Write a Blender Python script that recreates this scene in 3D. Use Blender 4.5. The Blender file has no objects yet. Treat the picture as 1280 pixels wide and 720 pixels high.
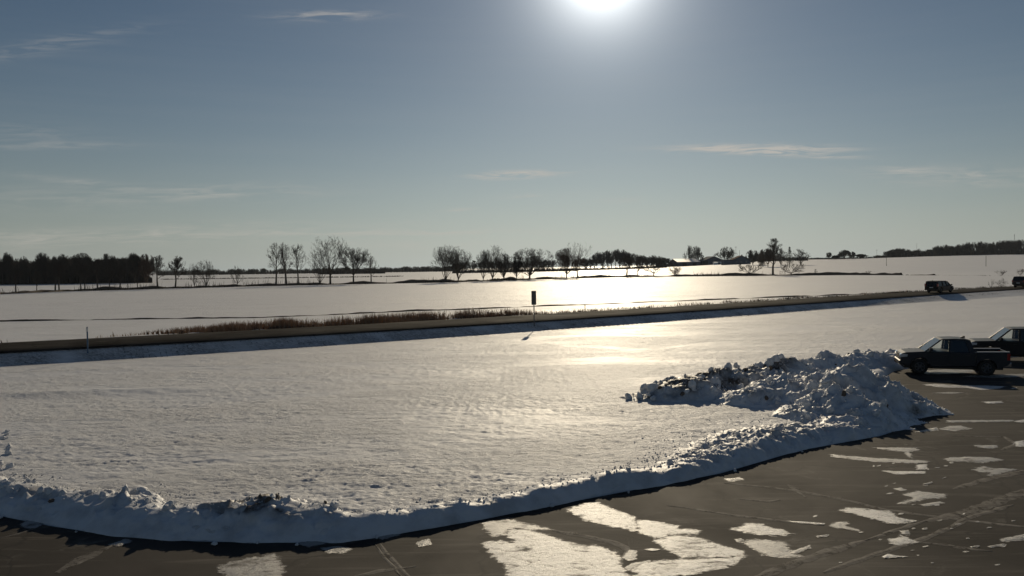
import bpy, bmesh, math, random
import numpy as np
from mathutils import Vector, Matrix

C = bpy.context.scene
COL = C.collection
R = math.radians

# ------------------------------------------------------------------ camera
CAM_H = 5.8
PITCH, ROLL = R(1.55), R(0.75)
fw = Vector((0, math.cos(PITCH), -math.sin(PITCH)))
r0 = Vector((1, 0, 0))
u0 = r0.cross(fw)
rt = r0 * math.cos(ROLL) - u0 * math.sin(ROLL)
up = u0 * math.cos(ROLL) + r0 * math.sin(ROLL)
cam_d = bpy.data.cameras.new("camera")
cam = bpy.data.objects.new("camera", cam_d)
COL.objects.link(cam)
M = Matrix.Identity(4)
for i in range(3):
    M[i][0], M[i][1], M[i][2] = rt[i], up[i], -fw[i]
M[2][3] = CAM_H
cam.matrix_world = M
cam_d.sensor_width = 36
cam_d.lens = 28.125
cam_d.clip_start = 0.1
cam_d.clip_end = 20000
C.camera = cam
CAM = Vector((0, 0, CAM_H))


def ray(px, py):
    return fw + rt * ((px - 640) / 1000) - up * ((py - 360) / 1000)


def G(px, py, z=0.0):
    d = ray(px, py)
    t = (z - CAM_H) / d.z
    return CAM + d * t


def AT(px, py, depth):
    """point on the sight line through a pixel of the photograph at a given depth (y)"""
    d = ray(px, py)
    return CAM + d * (depth / d.y)


# ------------------------------------------------------------------ light
SUN_DIR = ray(752, -42).normalized()
SUN_EL = math.asin(SUN_DIR.z)
SUN_AZ = math.atan2(SUN_DIR.x, SUN_DIR.y)
sd = bpy.data.lights.new("sun", 'SUN')
sd.energy = 5.0
sd.angle = R(0.53)
sd.color = (1.0, 0.845, 0.61)
so = bpy.data.objects.new("sun", sd)
COL.objects.link(so)
so.rotation_euler = SUN_DIR.to_track_quat('Z', 'Y').to_euler()

W = bpy.data.worlds.new("World")
C.world = W
W.use_nodes = True


def N(nt, typ, **kw):
    n = nt.nodes.new(typ)
    ins = kw.pop('ins', {})
    for k, v in kw.items():
        setattr(n, k, v)
    for k, v in ins.items():
        s = n.inputs[k]
        if hasattr(v, 'is_output') or hasattr(v, 'links'):
            nt.links.new(v, s)
        else:
            s.default_value = v
    return n


def Mth(nt, op, a, b=None, c=None, clamp=False):
    n = nt.nodes.new('ShaderNodeMath')
    n.operation = op
    n.use_clamp = clamp
    for i, v in enumerate((a, b, c)):
        if v is None:
            continue
        if hasattr(v, 'links'):
            nt.links.new(v, n.inputs[i])
        else:
            n.inputs[i].default_value = v
    return n.outputs[0]


def build_world():
    nt = W.node_tree
    nt.nodes.clear()
    out = N(nt, 'ShaderNodeOutputWorld')
    bg = N(nt, 'ShaderNodeBackground')
    bg.inputs['Strength'].default_value = 0.05
    nt.links.new(bg.outputs[0], out.inputs[0])
    sky = N(nt, 'ShaderNodeTexSky', sky_type='NISHITA')
    sky.sun_disc = False
    sky.sun_elevation = SUN_EL
    sky.sun_rotation = SUN_AZ
    sky.altitude = 250
    sky.air_density = 1.0
    sky.dust_density = 0.1
    sky.ozone_density = 2.4
    hs = N(nt, 'ShaderNodeHueSaturation', ins={'Saturation': 1.12, 'Color': sky.outputs[0]})
    tc = N(nt, 'ShaderNodeTexCoord')
    sp = N(nt, 'ShaderNodeSeparateXYZ', ins={0: tc.outputs['Generated']})
    X, Y, Z = sp.outputs
    yy = Mth(nt, 'MAXIMUM', Y, 0.02)
    u = Mth(nt, 'DIVIDE', X, yy)
    v = Mth(nt, 'DIVIDE', Z, yy)
    # thin high wisps: each a soft streak broken up by stretched noise
    uv = N(nt, 'ShaderNodeCombineXYZ', ins={0: Mth(nt, 'MULTIPLY', u, 9), 1: Mth(nt, 'MULTIPLY', v, 90), 2: 0.0})
    nz = N(nt, 'ShaderNodeTexNoise', ins={'Vector': uv.outputs[0], 'Scale': 1.6, 'Detail': 7, 'Roughness': 0.62, 'Distortion': 0.8})
    ns = Mth(nt, 'MULTIPLY', Mth(nt, 'SUBTRACT', nz.outputs[0], 0.40), 4.0, clamp=True)
    total = None
    wisps = [  # px, py, half width px, half height px, slope, strength
        (412, 19, 45, 4.5, 0.0, 1.0), (60, 57, 90, 8, -0.15, .28), (950, 186, 72, 4, 0.03, 2.2),
        (985, 193, 60, 2.6, 0.06, 1.5), (645, 218, 42, 3.4, -.02, 2.0), (1215, 221, 85, 9, 0.03, .6), (1130, 213, 50, 4, .05, .4),
        (70, 182, 75, 4, 0.02, .3), (100, 228, 60, 4, 0.14, .3), (60, 248, 120, 11, .02, .26), (330, 238, 90, 8, 0.03, .2), (30, 166, 60, 9, .05, .2),
        (255, 242, 70, 7, .0, .35), (575, 262, 16, 2, .0, .5), (680, 245, 40, 3, 0, .35), (775, 251, 26, 3, 0, .3),
        (120, 296, 260, 9, -0.01, .5), (520, 291, 150, 3, .02, .5), (480, 305, 100, 5, 0.02, .3),
    ]
    for (px, py, hw, hh, sl, st) in wisps:
        d = ray(px, py)
        uc, vc = d.x / d.y, d.z / d.y
        sl -= 0.0131
        du = Mth(nt, 'SUBTRACT', u, uc)
        dv = Mth(nt, 'ADD', Mth(nt, 'SUBTRACT', v, vc), Mth(nt, 'MULTIPLY', du, sl))
        a = Mth(nt, 'MULTIPLY', du, 1000 / hw * .75)
        b = Mth(nt, 'MULTIPLY', dv, 1000 / hh * .75)
        r2 = Mth(nt, 'ADD', Mth(nt, 'MULTIPLY', a, a), Mth(nt, 'MULTIPLY', b, b))
        g = Mth(nt, 'MULTIPLY', Mth(nt, 'EXPONENT', Mth(nt, 'MULTIPLY', r2, -1.2)), st)
        total = g if total is None else Mth(nt, 'ADD', total, g)
    front = Mth(nt, 'MULTIPLY', Mth(nt, 'SUBTRACT', Y, 0.05), 8.0, clamp=True)
    # a thin even cirrus film that runs all round the sky near the horizon
    uv2 = N(nt, 'ShaderNodeCombineXYZ', ins={0: Mth(nt, 'MULTIPLY', X, 3), 1: Mth(nt, 'MULTIPLY', Y, 3), 2: Mth(nt, 'MULTIPLY', Z, 60)})
    n2 = N(nt, 'ShaderNodeTexNoise', ins={'Vector': uv2.outputs[0], 'Scale': 1.0, 'Detail': 5, 'Roughness': 0.55})
    film = Mth(nt, 'MULTIPLY', Mth(nt, 'MULTIPLY', Mth(nt, 'SUBTRACT', n2.outputs[0], 0.42), 2.0, clamp=True), 0.05)
    mask = Mth(nt, 'ADD', Mth(nt, 'MULTIPLY', Mth(nt, 'MULTIPLY', total, ns), front), film, clamp=True)
    mix = N(nt, 'ShaderNodeMix', data_type='RGBA')
    nt.links.new(Mth(nt, 'MULTIPLY', mask, 0.75), mix.inputs[0])
    # pale horizon haze, the same all round
    hz = Mth(nt, 'MULTIPLY', Mth(nt, 'EXPONENT', Mth(nt, 'MULTIPLY', Mth(nt, 'ABSOLUTE', Z), -9.5)), .90)
    hm = N(nt, 'ShaderNodeMix', data_type='RGBA')
    dt = N(nt, 'ShaderNodeVectorMath', operation='DOT_PRODUCT', ins={0: tc.outputs['Generated'], 1: tuple(SUN_DIR)})
    ang = Mth(nt, 'ARCCOSINE', Mth(nt, 'MINIMUM', dt.outputs['Value'], 0.999999))
    a2 = Mth(nt, 'MULTIPLY', ang, 1 / R(25))
    fwd = Mth(nt, 'ADD', Mth(nt, 'MULTIPLY', Mth(nt, 'EXPONENT', Mth(nt, 'MULTIPLY', Mth(nt, 'MULTIPLY', a2, a2), -1.0)), 1.35), 1.0)
    nt.links.new(hz, hm.inputs[0])
    nt.links.new(hs.outputs[0], hm.inputs[6])
    hcol = N(nt, 'ShaderNodeVectorMath', operation='SCALE', ins={0: (11.4, 12.6, 12.1), 'Scale': fwd})
    nt.links.new(hcol.outputs[0], hm.inputs[7])
    # the white aureole of the air round the sun
    au = Mth(nt, 'ADD', Mth(nt, 'MULTIPLY', Mth(nt, 'EXPONENT', Mth(nt, 'MULTIPLY', ang, -1 / R(1.7))), 140.0),
             Mth(nt, 'ADD', Mth(nt, 'MULTIPLY', Mth(nt, 'EXPONENT', Mth(nt, 'MULTIPLY', ang, -1 / R(5.0))), 7.0),
                 Mth(nt, 'MULTIPLY', Mth(nt, 'EXPONENT', Mth(nt, 'MULTIPLY', ang, -1 / R(17.0))), 3.4)))
    aug = N(nt, 'ShaderNodeVectorMath', operation='SCALE', ins={0: (1.0, 1.02, 1.0), 'Scale': au})
    addn = N(nt, 'ShaderNodeVectorMath', operation='ADD', ins={0: hm.outputs[2], 1: aug.outputs[0]})
    nt.links.new(addn.outputs[0], mix.inputs[6])
    mix.inputs[7].default_value = (21, 19.5, 17.5, 1)
    nt.links.new(mix.outputs[2], bg.inputs['Color'])


build_world()
vs = C.view_settings
vs.view_transform = 'Standard'
vs.look = 'None'
vs.exposure = -1.0
vs.gamma = 1.0
vs.use_curve_mapping = False
C.cycles.max_bounces = 5
C.cycles.transparent_max_bounces = 8

# ------------------------------------------------------------------ helpers


def kids(name, mesh, parent=None):
    o = bpy.data.objects.new(name, mesh)
    COL.objects.link(o)
    if parent is not None:
        o.parent = parent
    return o


def tag(o, label=None, cat=None, group=None, kind=None):
    if label:
        o['label'] = label
    if cat:
        o['category'] = cat
    if group:
        o['group'] = group
    if kind:
        o['kind'] = kind
    return o


def thing(name, loc, label, cat, group=None, rz=0.0):
    o = bpy.data.objects.new(name, None)
    COL.objects.link(o)
    o.location = loc
    o.rotation_euler = (0, 0, rz)
    o.empty_display_size = 0.3
    return tag(o, label, cat, group)


def copy_tree(o, parent=None):
    c = o.copy()
    COL.objects.link(c)
    if parent is not None:
        c.parent = parent
    for ch in list(o.children):
        copy_tree(ch, c)
    return c


def np_mesh(name, V, F, mat=None, smooth=False):
    me = bpy.data.meshes.new(name)
    V = np.asarray(V, dtype=np.float32)
    F = np.asarray(F, dtype=np.int32)
    k = F.shape[1]
    me.vertices.add(len(V))
    me.vertices.foreach_set('co', V.ravel())
    me.loops.add(F.size)
    me.loops.foreach_set('vertex_index', F.ravel())
    me.polygons.add(len(F))
    me.polygons.foreach_set('loop_start', np.arange(0, F.size, k, dtype=np.int32))
    me.polygons.foreach_set('loop_total', np.full(len(F), k, dtype=np.int32))
    if smooth:
        me.polygons.foreach_set('use_smooth', np.ones(len(F), dtype=bool))
    me.update(calc_edges=True)
    me.validate()
    if mat:
        me.materials.append(mat)
    return me


class MB:
    def __init__(s):
        s.v, s.f = [], []

    def add(s, vs_, fs):
        n = len(s.v)
        s.v.extend([tuple(p) for p in vs_])
        s.f.extend([tuple(i + n for i in f) for f in fs])

    def box(s, a, b):
        x0, y0, z0 = a
        x1, y1, z1 = b
        s.add([(x0, y0, z0), (x1, y0, z0), (x1, y1, z0), (x0, y1, z0), (x0, y0, z1), (x1, y0, z1), (x1, y1, z1), (x0, y1, z1)],
              [(3, 2, 1, 0), (4, 5, 6, 7), (0, 1, 5, 4), (1, 2, 6, 5), (2, 3, 7, 6), (3, 0, 4, 7)])

    def tube(s, p, q, r0_, r1_, n=5, cap=True):
        p, q = Vector(p), Vector(q)
        d = (q - p)
        if d.length < 1e-6:
            return
        d.normalize()
        a = d.cross(Vector((0, 0, 1)) if abs(d.z) < .9 else Vector((1, 0, 0))).normalized()
        b = d.cross(a)
        vs_ = []
        for c, r_ in ((p, r0_), (q, r1_)):
            for k in range(n):
                t = 2 * math.pi * k / n
                vs_.append(c + a * (math.cos(t) * r_) + b * (math.sin(t) * r_))
        fs = [(k, (k + 1) % n, n + (k + 1) % n, n + k) for k in range(n)]
        if cap:
            fs += [tuple(range(n - 1, -1, -1)), tuple(range(n, 2 * n))]
        s.add(vs_, fs)

    def lathe(s, prof, n=24, axis='y'):
        """prof: list of (r, h); rotated round the axis"""
        vs_, fs = [], []
        m = len(prof)
        for k in range(n):
            t = 2 * math.pi * k / n
            for (r_, h) in prof:
                if axis == 'y':
                    vs_.append((r_ * math.cos(t), h, r_ * math.sin(t)))
                else:
                    vs_.append((r_ * math.cos(t), r_ * math.sin(t), h))
        for k in range(n):
            for j in range(m - 1):
                a, b = k * m + j, ((k + 1) % n) * m + j
                fs.append((a, b, b + 1, a + 1))
        s.add(vs_, fs)

    def slab(s, quad, t):
        """a quad of four points given thickness t along its normal"""
        q = [Vector(p) for p in quad]
        n = (q[1] - q[0]).cross(q[3] - q[0]).normalized() * t
        vs_ = q + [p - n for p in q]
        s.add(vs_, [(0, 1, 2, 3), (7, 6, 5, 4), (0, 4, 5, 1), (1, 5, 6, 2), (2, 6, 7, 3), (3, 7, 4, 0)])

    def prism(s, prof, y0, y1, bev=0.0, seg=2):
        bm = bmesh.new()
        a = [bm.verts.new((x, y0, z)) for x, z in prof]
        b = [bm.verts.new((x, y1, z)) for x, z in prof]
        n = len(prof)
        bm.faces.new(a)
        bm.faces.new(b[::-1])
        for k in range(n):
            bm.faces.new((a[k], b[k], b[(k + 1) % n], a[(k + 1) % n]))
        bmesh.ops.recalc_face_normals(bm, faces=bm.faces[:])
        if bev:
            ed = [e for e in bm.edges if abs(e.verts[0].co.y - e.verts[1].co.y) < 1e-6]
            bmesh.ops.bevel(bm, geom=ed, offset=bev, segments=seg, affect='EDGES', profile=0.5, clamp_overlap=True)
        bm.verts.index_update()
        s.add([v.co.copy() for v in bm.verts], [[v.index for v in f.verts] for f in bm.faces])
        bm.free()

    def mesh(s, name, mat=None, smooth=False):
        me = bpy.data.meshes.new(name)
        me.from_pydata(s.v, [], s.f)
        bm = bmesh.new()
        bm.from_mesh(me)
        bmesh.ops.recalc_face_normals(bm, faces=bm.faces[:])
        bm.to_mesh(me)
        bm.free()
        if smooth:
            for p in me.polygons:
                p.use_smooth = True
        if mat:
            me.materials.append(mat)
        return me

    def build(s, name, mat=None, parent=None, smooth=False):
        return kids(name, s.mesh(name, mat, smooth), parent)


# numpy gradient noise
_rng = np.random.default_rng(7)
_perm = _rng.permutation(256)
_perm = np.concatenate([_perm, _perm, _perm])
_g = _rng.normal(size=(256, 3))
_g /= np.linalg.norm(_g, axis=1)[:, None]


def pn(x, y, z=0.0):
    x, y, z = np.broadcast_arrays(np.asarray(x, float), np.asarray(y, float), np.asarray(z, float))
    xi, yi, zi = (np.floor(a).astype(int) for a in (x, y, z))
    xf, yf, zf = x - xi, y - yi, z - zi
    f = lambda t: t * t * t * (t * (t * 6 - 15) + 10)
    a, b, c = f(xf), f(yf), f(zf)
    out = 0
    for i in (0, 1):
        for j in (0, 1):
            for k in (0, 1):
                h = _perm[_perm[_perm[(xi + i) & 255] + ((yi + j) & 255)] + ((zi + k) & 255)]
                g = _g[h]
                d = g[..., 0] * (xf - i) + g[..., 1] * (yf - j) + g[..., 2] * (zf - k)
                out = out + d * (a if i else 1 - a) * (b if j else 1 - b) * (c if k else 1 - c)
    return out * 1.6


def fbm(x, y, z=0.0, o=4, gain=.5):
    s, a = 0, 1
    for i in range(o):
        s = s + a * pn(np.asarray(x) * 2 ** i + 17.3 * i, np.asarray(y) * 2 ** i + 5.1 * i, np.asarray(z) * 2 ** i)
        a *= gain
    return s


def billow(x, y, z=0.0, o=4, gain=.5):
    """rounded lumps with sharp creases between them, 0..1 or so"""
    s, a = 0, 1
    for i in range(o):
        s = s + a * np.abs(pn(np.asarray(x) * 2 ** i + 9.7 * i, np.asarray(y) * 2 ** i + 3.3 * i, np.asarray(z) * 2 ** i))
        a *= gain
    return s


def sstep(a, b, x):
    t = np.clip((x - a) / (b - a), 0, 1)
    return t * t * (3 - 2 * t)


# ------------------------------------------------------------------ materials


def principled(name, col, rough=.6, spec=.5, metal=0.0, coat=0.0):
    m = bpy.data.materials.new(name)
    m.use_nodes = True
    b = m.node_tree.nodes['Principled BSDF']
    b.inputs['Base Color'].default_value = (*col, 1)
    b.inputs['Roughness'].default_value = rough
    b.inputs['Specular IOR Level'].default_value = spec
    b.inputs['Metallic'].default_value = metal
    b.inputs['Coat Weight'].default_value = coat
    b.inputs['Coat Roughness'].default_value = .06
    return m, m.node_tree, b


def noise(nt, vec, scale, detail=4, rough=.55, stretch=None, dist=0.0):
    if stretch:
        mp = N(nt, 'ShaderNodeMapping', ins={'Vector': vec, 'Scale': stretch})
        vec = mp.outputs[0]
    return N(nt, 'ShaderNodeTexNoise', ins={'Vector': vec, 'Scale': scale, 'Detail': detail, 'Roughness': rough, 'Distortion': dist}).outputs[0]


def ramp(nt, fac, stops):
    n = N(nt, 'ShaderNodeValToRGB')
    nt.links.new(fac, n.inputs[0])
    e = n.color_ramp.elements
    while len(e) < len(stops):
        e.new(.5)
    for k, (p, c) in enumerate(stops):
        e[k].position = p
        e[k].color = (c, c, c, 1) if not hasattr(c, '__len__') else (*c, 1)
    return n.outputs[0]


def mixc(nt, fac, a, b):
    n = N(nt, 'ShaderNodeMix', data_type='RGBA')
    for k, v in ((0, fac), (6, a), (7, b)):
        if hasattr(v, 'links'):
            nt.links.new(v, n.inputs[k])
        else:
            n.inputs[k].default_value = v if not hasattr(v, '__len__') else (*v, 1)
    return n.outputs[2]


def obco(nt):
    return N(nt, 'ShaderNodeTexCoord').outputs['Object']


def geo(nt):
    return N(nt, 'ShaderNodeNewGeometry').outputs['Position']


SNOW = (.80, .80, .80)


def mat_field():
    m, nt, b = principled('field_snow', SNOW, .6, .08)
    p = geo(nt)
    at = N(nt, 'ShaderNodeAttribute', attribute_name='soil')
    big = noise(nt, p, .035, 5, .6, (1, 1.0, 1))
    streak = noise(nt, p, .6, 6, .65, (.55, 1.3, 1), .6)
    fine = noise(nt, p, 5.0, 8, .72, (.6, 1.4, 1), 1.2)
    thin = Mth(nt, 'MULTIPLY', ramp(nt, streak, [(.54, 0.0), (.72, 1.0)]), ramp(nt, big, [(.42, 0.0), (.62, 1.0)]))
    grit = ramp(nt, fine, [(.58, 0.0), (.68, 1.0)])
    soilf = Mth(nt, 'ADD', Mth(nt, 'MULTIPLY', Mth(nt, 'MULTIPLY', thin, grit), .75),
                Mth(nt, 'MULTIPLY', at.outputs['Fac'], ramp(nt, fine, [(.38, 0.05), (.62, 1.0)])), clamp=True)
    c0 = mixc(nt, big, (.72, .72, .73), (.84, .84, .84))
    nt.links.new(mixc(nt, soilf, c0, (.075, .06, .045)), b.inputs['Base Color'])
    nt.links.new(Mth(nt, 'ADD', Mth(nt, 'MULTIPLY', big, .2), .60), b.inputs['Roughness'])
    b.inputs['Coat Weight'].default_value = .29
    b.inputs['Coat Roughness'].default_value = .42
    crust = noise(nt, p, .16, 6, .6, (.6, 1.2, 1), .8)
    cm = ramp(nt, crust, [(.38, .25), (.60, 1.0)])
    b1 = N(nt, 'ShaderNodeBump', ins={'Height': Mth(nt, 'MULTIPLY', fine, cm), 'Strength': 1.0, 'Distance': .12})
    b2 = N(nt, 'ShaderNodeBump', ins={'Height': streak, 'Strength': .5, 'Distance': .08, 'Normal': b1.outputs[0]})
    nt.links.new(b2.outputs[0], b.inputs['Normal'])
    nt.links.new(b2.outputs[0], b.inputs['Coat Normal'])
    return m


def mat_bank():
    m, nt, b = principled('plowed_snow', SNOW, .55, .4)
    p = obco(nt)
    at = N(nt, 'ShaderNodeAttribute', attribute_name='soil')
    fine = noise(nt, p, 7, 6, .65)
    mid = noise(nt, p, 1.7, 5, .6)
    dirt = Mth(nt, 'ADD', Mth(nt, 'MULTIPLY', at.outputs['Fac'], ramp(nt, fine, [(.3, .45), (.55, 1.0)])),
               Mth(nt, 'MULTIPLY', ramp(nt, mid, [(.45, 0.0), (.70, 1.0)]), .30), clamp=True)
    nt.links.new(mixc(nt, dirt, (.74, .75, .77), (.085, .066, .05)), b.inputs['Base Color'])
    b1 = N(nt, 'ShaderNodeBump', ins={'Height': fine, 'Strength': .5, 'Distance': .04})
    nt.links.new(b1.outputs[0], b.inputs['Normal'])
    return m


def mat_asphalt(name, col, wet=.5, salty=1.0):
    m, nt, b = principled(name, col, .6, wet)
    p = geo(nt)
    big = noise(nt, p, .22, 5, .6, None, .6)
    mid = noise(nt, p, 1.4, 6, .65)
    fine = noise(nt, p, 60, 4, .7)
    rot = N(nt, 'ShaderNodeMapping', ins={'Vector': p, 'Rotation': (0, 0, R(-38)), 'Scale': (.22, 2.6, 1)}).outputs[0]
    smear = N(nt, 'ShaderNodeTexNoise', ins={'Vector': rot, 'Scale': 1.0, 'Detail': 7, 'Roughness': .65, 'Distortion': .4}).outputs[0]
    salt = noise(nt, p, .5, 8, .72, None, 1.0)
    c = mixc(nt, ramp(nt, big, [(.35, 0.0), (.7, 1.0)]), tuple(x * .5 for x in col), tuple(x * 1.6 for x in col))
    c = mixc(nt, Mth(nt, 'MULTIPLY', ramp(nt, fine, [(.45, 0.0), (.75, 1.0)]), .35 * salty), c, (.15, .135, .115))
    c = mixc(nt, Mth(nt, 'MULTIPLY', ramp(nt, smear, [(.53, 0.0), (.68, 1.0)]), .5 * salty), c, (.15, .135, .115))
    c = mixc(nt, Mth(nt, 'MULTIPLY', Mth(nt, 'MULTIPLY', ramp(nt, salt, [(.57, 0.0), (.70, 1.0)]), ramp(nt, mid, [(.4, .3), (.65, 1.0)])), .8 * salty), c, (.19, .178, .155))
    vo = N(nt, 'ShaderNodeTexVoronoi', feature='DISTANCE_TO_EDGE', ins={'Vector': N(nt, 'ShaderNodeVectorMath', operation='ADD', ins={0: p, 1: N(nt, 'ShaderNodeVectorMath', operation='SCALE', ins={0: N(nt, 'ShaderNodeTexNoise', ins={'Vector': p, 'Scale': .8, 'Detail': 4}).outputs[1], 'Scale': 1.6}).outputs[0]}).outputs[0], 'Scale': .16})
    crack = ramp(nt, vo.outputs['Distance'], [(.0, 1.0), (.011, 0.0)])
    c = mixc(nt, Mth(nt, 'MULTIPLY', crack, .9), c, (.02, .018, .016))
    nt.links.new(c, b.inputs['Base Color'])
    nt.links.new(Mth(nt, 'ADD', Mth(nt, 'MULTIPLY', big, -.3), .95), b.inputs['Roughness'])
    b1 = N(nt, 'ShaderNodeBump', ins={'Height': fine, 'Strength': .45, 'Distance': .006})
    nt.links.new(b1.outputs[0], b.inputs['Normal'])
    return m


def mat_patch(name='packed_snow', bright=1.0, amax=1.0):
    m, nt, b = principled(name, (.62, .61, .60), .4, .5)
    p = geo(nt)
    big = noise(nt, p, .9, 6, .62, None, .8)
    mid = noise(nt, p, 3.2, 8, .72, (.7, 1.4, 1), .8)
    fine = noise(nt, p, 26, 6, .75, (.7, 1.3, 1))
    f = Mth(nt, 'ADD', Mth(nt, 'MULTIPLY', big, .55), Mth(nt, 'MULTIPLY', mid, .45))
    thin = ramp(nt, f, [(.36, 1.0), (.47, 0.0)])
    c = mixc(nt, thin, (.62 * bright, .61 * bright, .59 * bright), (.17, .155, .135))
    g = ramp(nt, Mth(nt, 'ADD', Mth(nt, 'MULTIPLY', fine, .6), Mth(nt, 'MULTIPLY', mid, .4)), [(.40, 1.0), (.47, 0.0)])
    c = mixc(nt, g, c, (.07, .06, .05))
    rim = N(nt, 'ShaderNodeAttribute', attribute_name='rim').outputs['Fac']
    ed = noise(nt, p, 5.5, 7, .7, (.8, 1.3, 1), .7)
    v = Mth(nt, 'ADD', Mth(nt, 'ADD', rim, .4), Mth(nt, 'MULTIPLY', Mth(nt, 'SUBTRACT', ed, .5), 3.4))
    c = mixc(nt, ramp(nt, v, [(.0, 1.0), (.9, 0.0)]), c, (.115, .10, .085))
    nt.links.new(ramp(nt, v, [(-.0, 0.0), (.5, amax)]), b.inputs['Alpha'])
    nt.links.new(c, b.inputs['Base Color'])
    nt.links.new(Mth(nt, 'ADD', Mth(nt, 'MULTIPLY', thin, .3), .36), b.inputs['Roughness'])
    nt.links.new(Mth(nt, 'MULTIPLY', Mth(nt, 'SUBTRACT', 1.15, Mth(nt, 'MAXIMUM', thin, g)), .85, clamp=True), b.inputs['Specular IOR Level'])
    b1 = N(nt, 'ShaderNodeBump', ins={'Height': fine, 'Strength': .8, 'Distance': .03})
    b2 = N(nt, 'ShaderNodeBump', ins={'Height': mid, 'Strength': .6, 'Distance': .06, 'Normal': b1.outputs[0]})
    nt.links.new(b2.outputs[0], b.inputs['Normal'])
    return m


def mat_streak():
    m, nt, b = principled('slush_film', (.2, .19, .17), .8, .12)
    p = geo(nt)
    mid = noise(nt, p, 3.0, 8, .78, None, .8)
    nt.links.new(mixc(nt, ramp(nt, mid, [(.42, 0.0), (.68, 1.0)]), (.10, .09, .078), (.28, .26, .23)), b.inputs['Base Color'])
    nt.links.new(ramp(nt, mid, [(.30, 0.0), (.47, .95)]), b.inputs['Alpha'])
    return m


def mat_noisy(name, c0, c1, scale=8, rough=.85, spec=.2):
    m, nt, b = principled(name, c0, rough, spec)
    nt.links.new(mixc(nt, noise(nt, obco(nt), scale, 4), c0, c1), b.inputs['Base Color'])
    return m


def mat_glass(name, tint, op):
    m = bpy.data.materials.new(name)
    m.use_nodes = True
    nt = m.node_tree
    nt.nodes.clear()
    o = N(nt, 'ShaderNodeOutputMaterial')
    tr = N(nt, 'ShaderNodeBsdfTransparent', ins={'Color': (*tint, 1)})
    gl = N(nt, 'ShaderNodeBsdfGlossy', ins={'Roughness': .03, 'Color': (1, 1, 1, 1)})
    fr = N(nt, 'ShaderNodeFresnel', ins={'IOR': 1.5})
    f2 = Mth(nt, 'ADD', fr.outputs[0], op, clamp=True)
    mx = N(nt, 'ShaderNodeMixShader', ins={0: f2, 1: tr.outputs[0], 2: gl.outputs[0]})
    nt.links.new(mx.outputs[0], o.inputs[0])
    return m


MT = dict(
    field=mat_field(), bank=mat_bank(), patch=mat_patch(), slush=mat_patch('thin_slush', .62, .86), streak=mat_streak(),
    lot=mat_asphalt('lot_asphalt', (.029, .0245, .0205), .13), road=mat_asphalt('road_asphalt', (.038, .034, .030), .008, .4),
    bark=mat_noisy('grey_bark', (.06, .05, .042), (.10, .085, .07), 3),
    bark2=mat_noisy('brown_bark', (.075, .048, .035), (.11, .075, .055), 3),
    darkbark=mat_noisy('dark_bark', (.035, .03, .027), (.06, .052, .046), 3),
    conifer=mat_noisy('conifer_needles', (.035, .05, .03), (.055, .07, .04), 2),
    grass=mat_noisy('dry_grass', (.44, .30, .19), (.26, .17, .105), 1.2),
    brush=mat_noisy('brush_stems', (.07, .055, .042), (.045, .036, .03), 1.0),
    soil=mat_noisy('soil', (.10, .08, .063), (.17, .135, .105), 2.0),
    post=mat_noisy('galvanised_post', (.10, .105, .11), (.15, .155, .16), 6, .6, .3),
    board=mat_noisy('sign_back', (.06, .065, .06), (.09, .09, .085), 4, .5, .4),
    blue=mat_noisy('marker_plastic', (.06, .12, .20), (.09, .15, .24), 6, .5, .4),
    wood=mat_noisy('weathered_wood', (.10, .08, .06), (.16, .13, .10), 3),
    wall=mat_noisy('barn_wall', (.10, .115, .14), (.13, .145, .17), .6, .95, .03),
    redroof=mat_noisy('brown_roof', (.12, .065, .05), (.16, .09, .07), .8, .95, .03),
    white=mat_noisy('white_paint', (.74, .73, .70), (.82, .81, .78), .8, .6, .3),
    roofsnow=mat_noisy('roof_snow', (.76, .76, .76), (.84, .84, .84), .5, .5, .5),
    rubber=mat_noisy('rubber', (.018, .018, .018), (.035, .033, .03), 9, .8, .2),
    rim=mat_noisy('alloy', (.07, .07, .075), (.11, .11, .115), 9, .4, .5),
    trim=mat_noisy('black_plastic', (.02, .02, .021), (.032, .032, .033), 9, .55, .4),
    dark=mat_noisy('cabin_fabric', (.03, .03, .032), (.05, .05, .052), 9, .9, .2),
)
MT['grey_paint'] = principled('dark_grey_paint', (.020, .023, .030), .5, .3, .0, .15)[0]
MT['black_paint'] = principled('black_paint', (.010, .010, .013), .5, .3, .0, .12)[0]
MT['maroon_paint'] = principled('dark_red_paint', (.04, .010, .012), .45, .4, .0, .3)[0]
MT['navy_paint'] = principled('near_black_paint', (.010, .008, .010), .5, .2, .0, .08)[0]
MT['glass'] = mat_glass('clear_glass', (.96, .98, .97), .0)
MT['tint'] = mat_glass('tinted_glass', (.05, .055, .06), .02)
MT['lamp'] = principled('headlight_lens', (.75, .77, .8), .08, .8, .3, 1.0)[0]
MT['red'] = principled('tail_lens', (.30, .01, .012), .12, .6, 0, 1.0)[0]
MT['chrome'] = principled('chrome', (.6, .6, .62), .2, .5, 1.0)[0]

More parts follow.
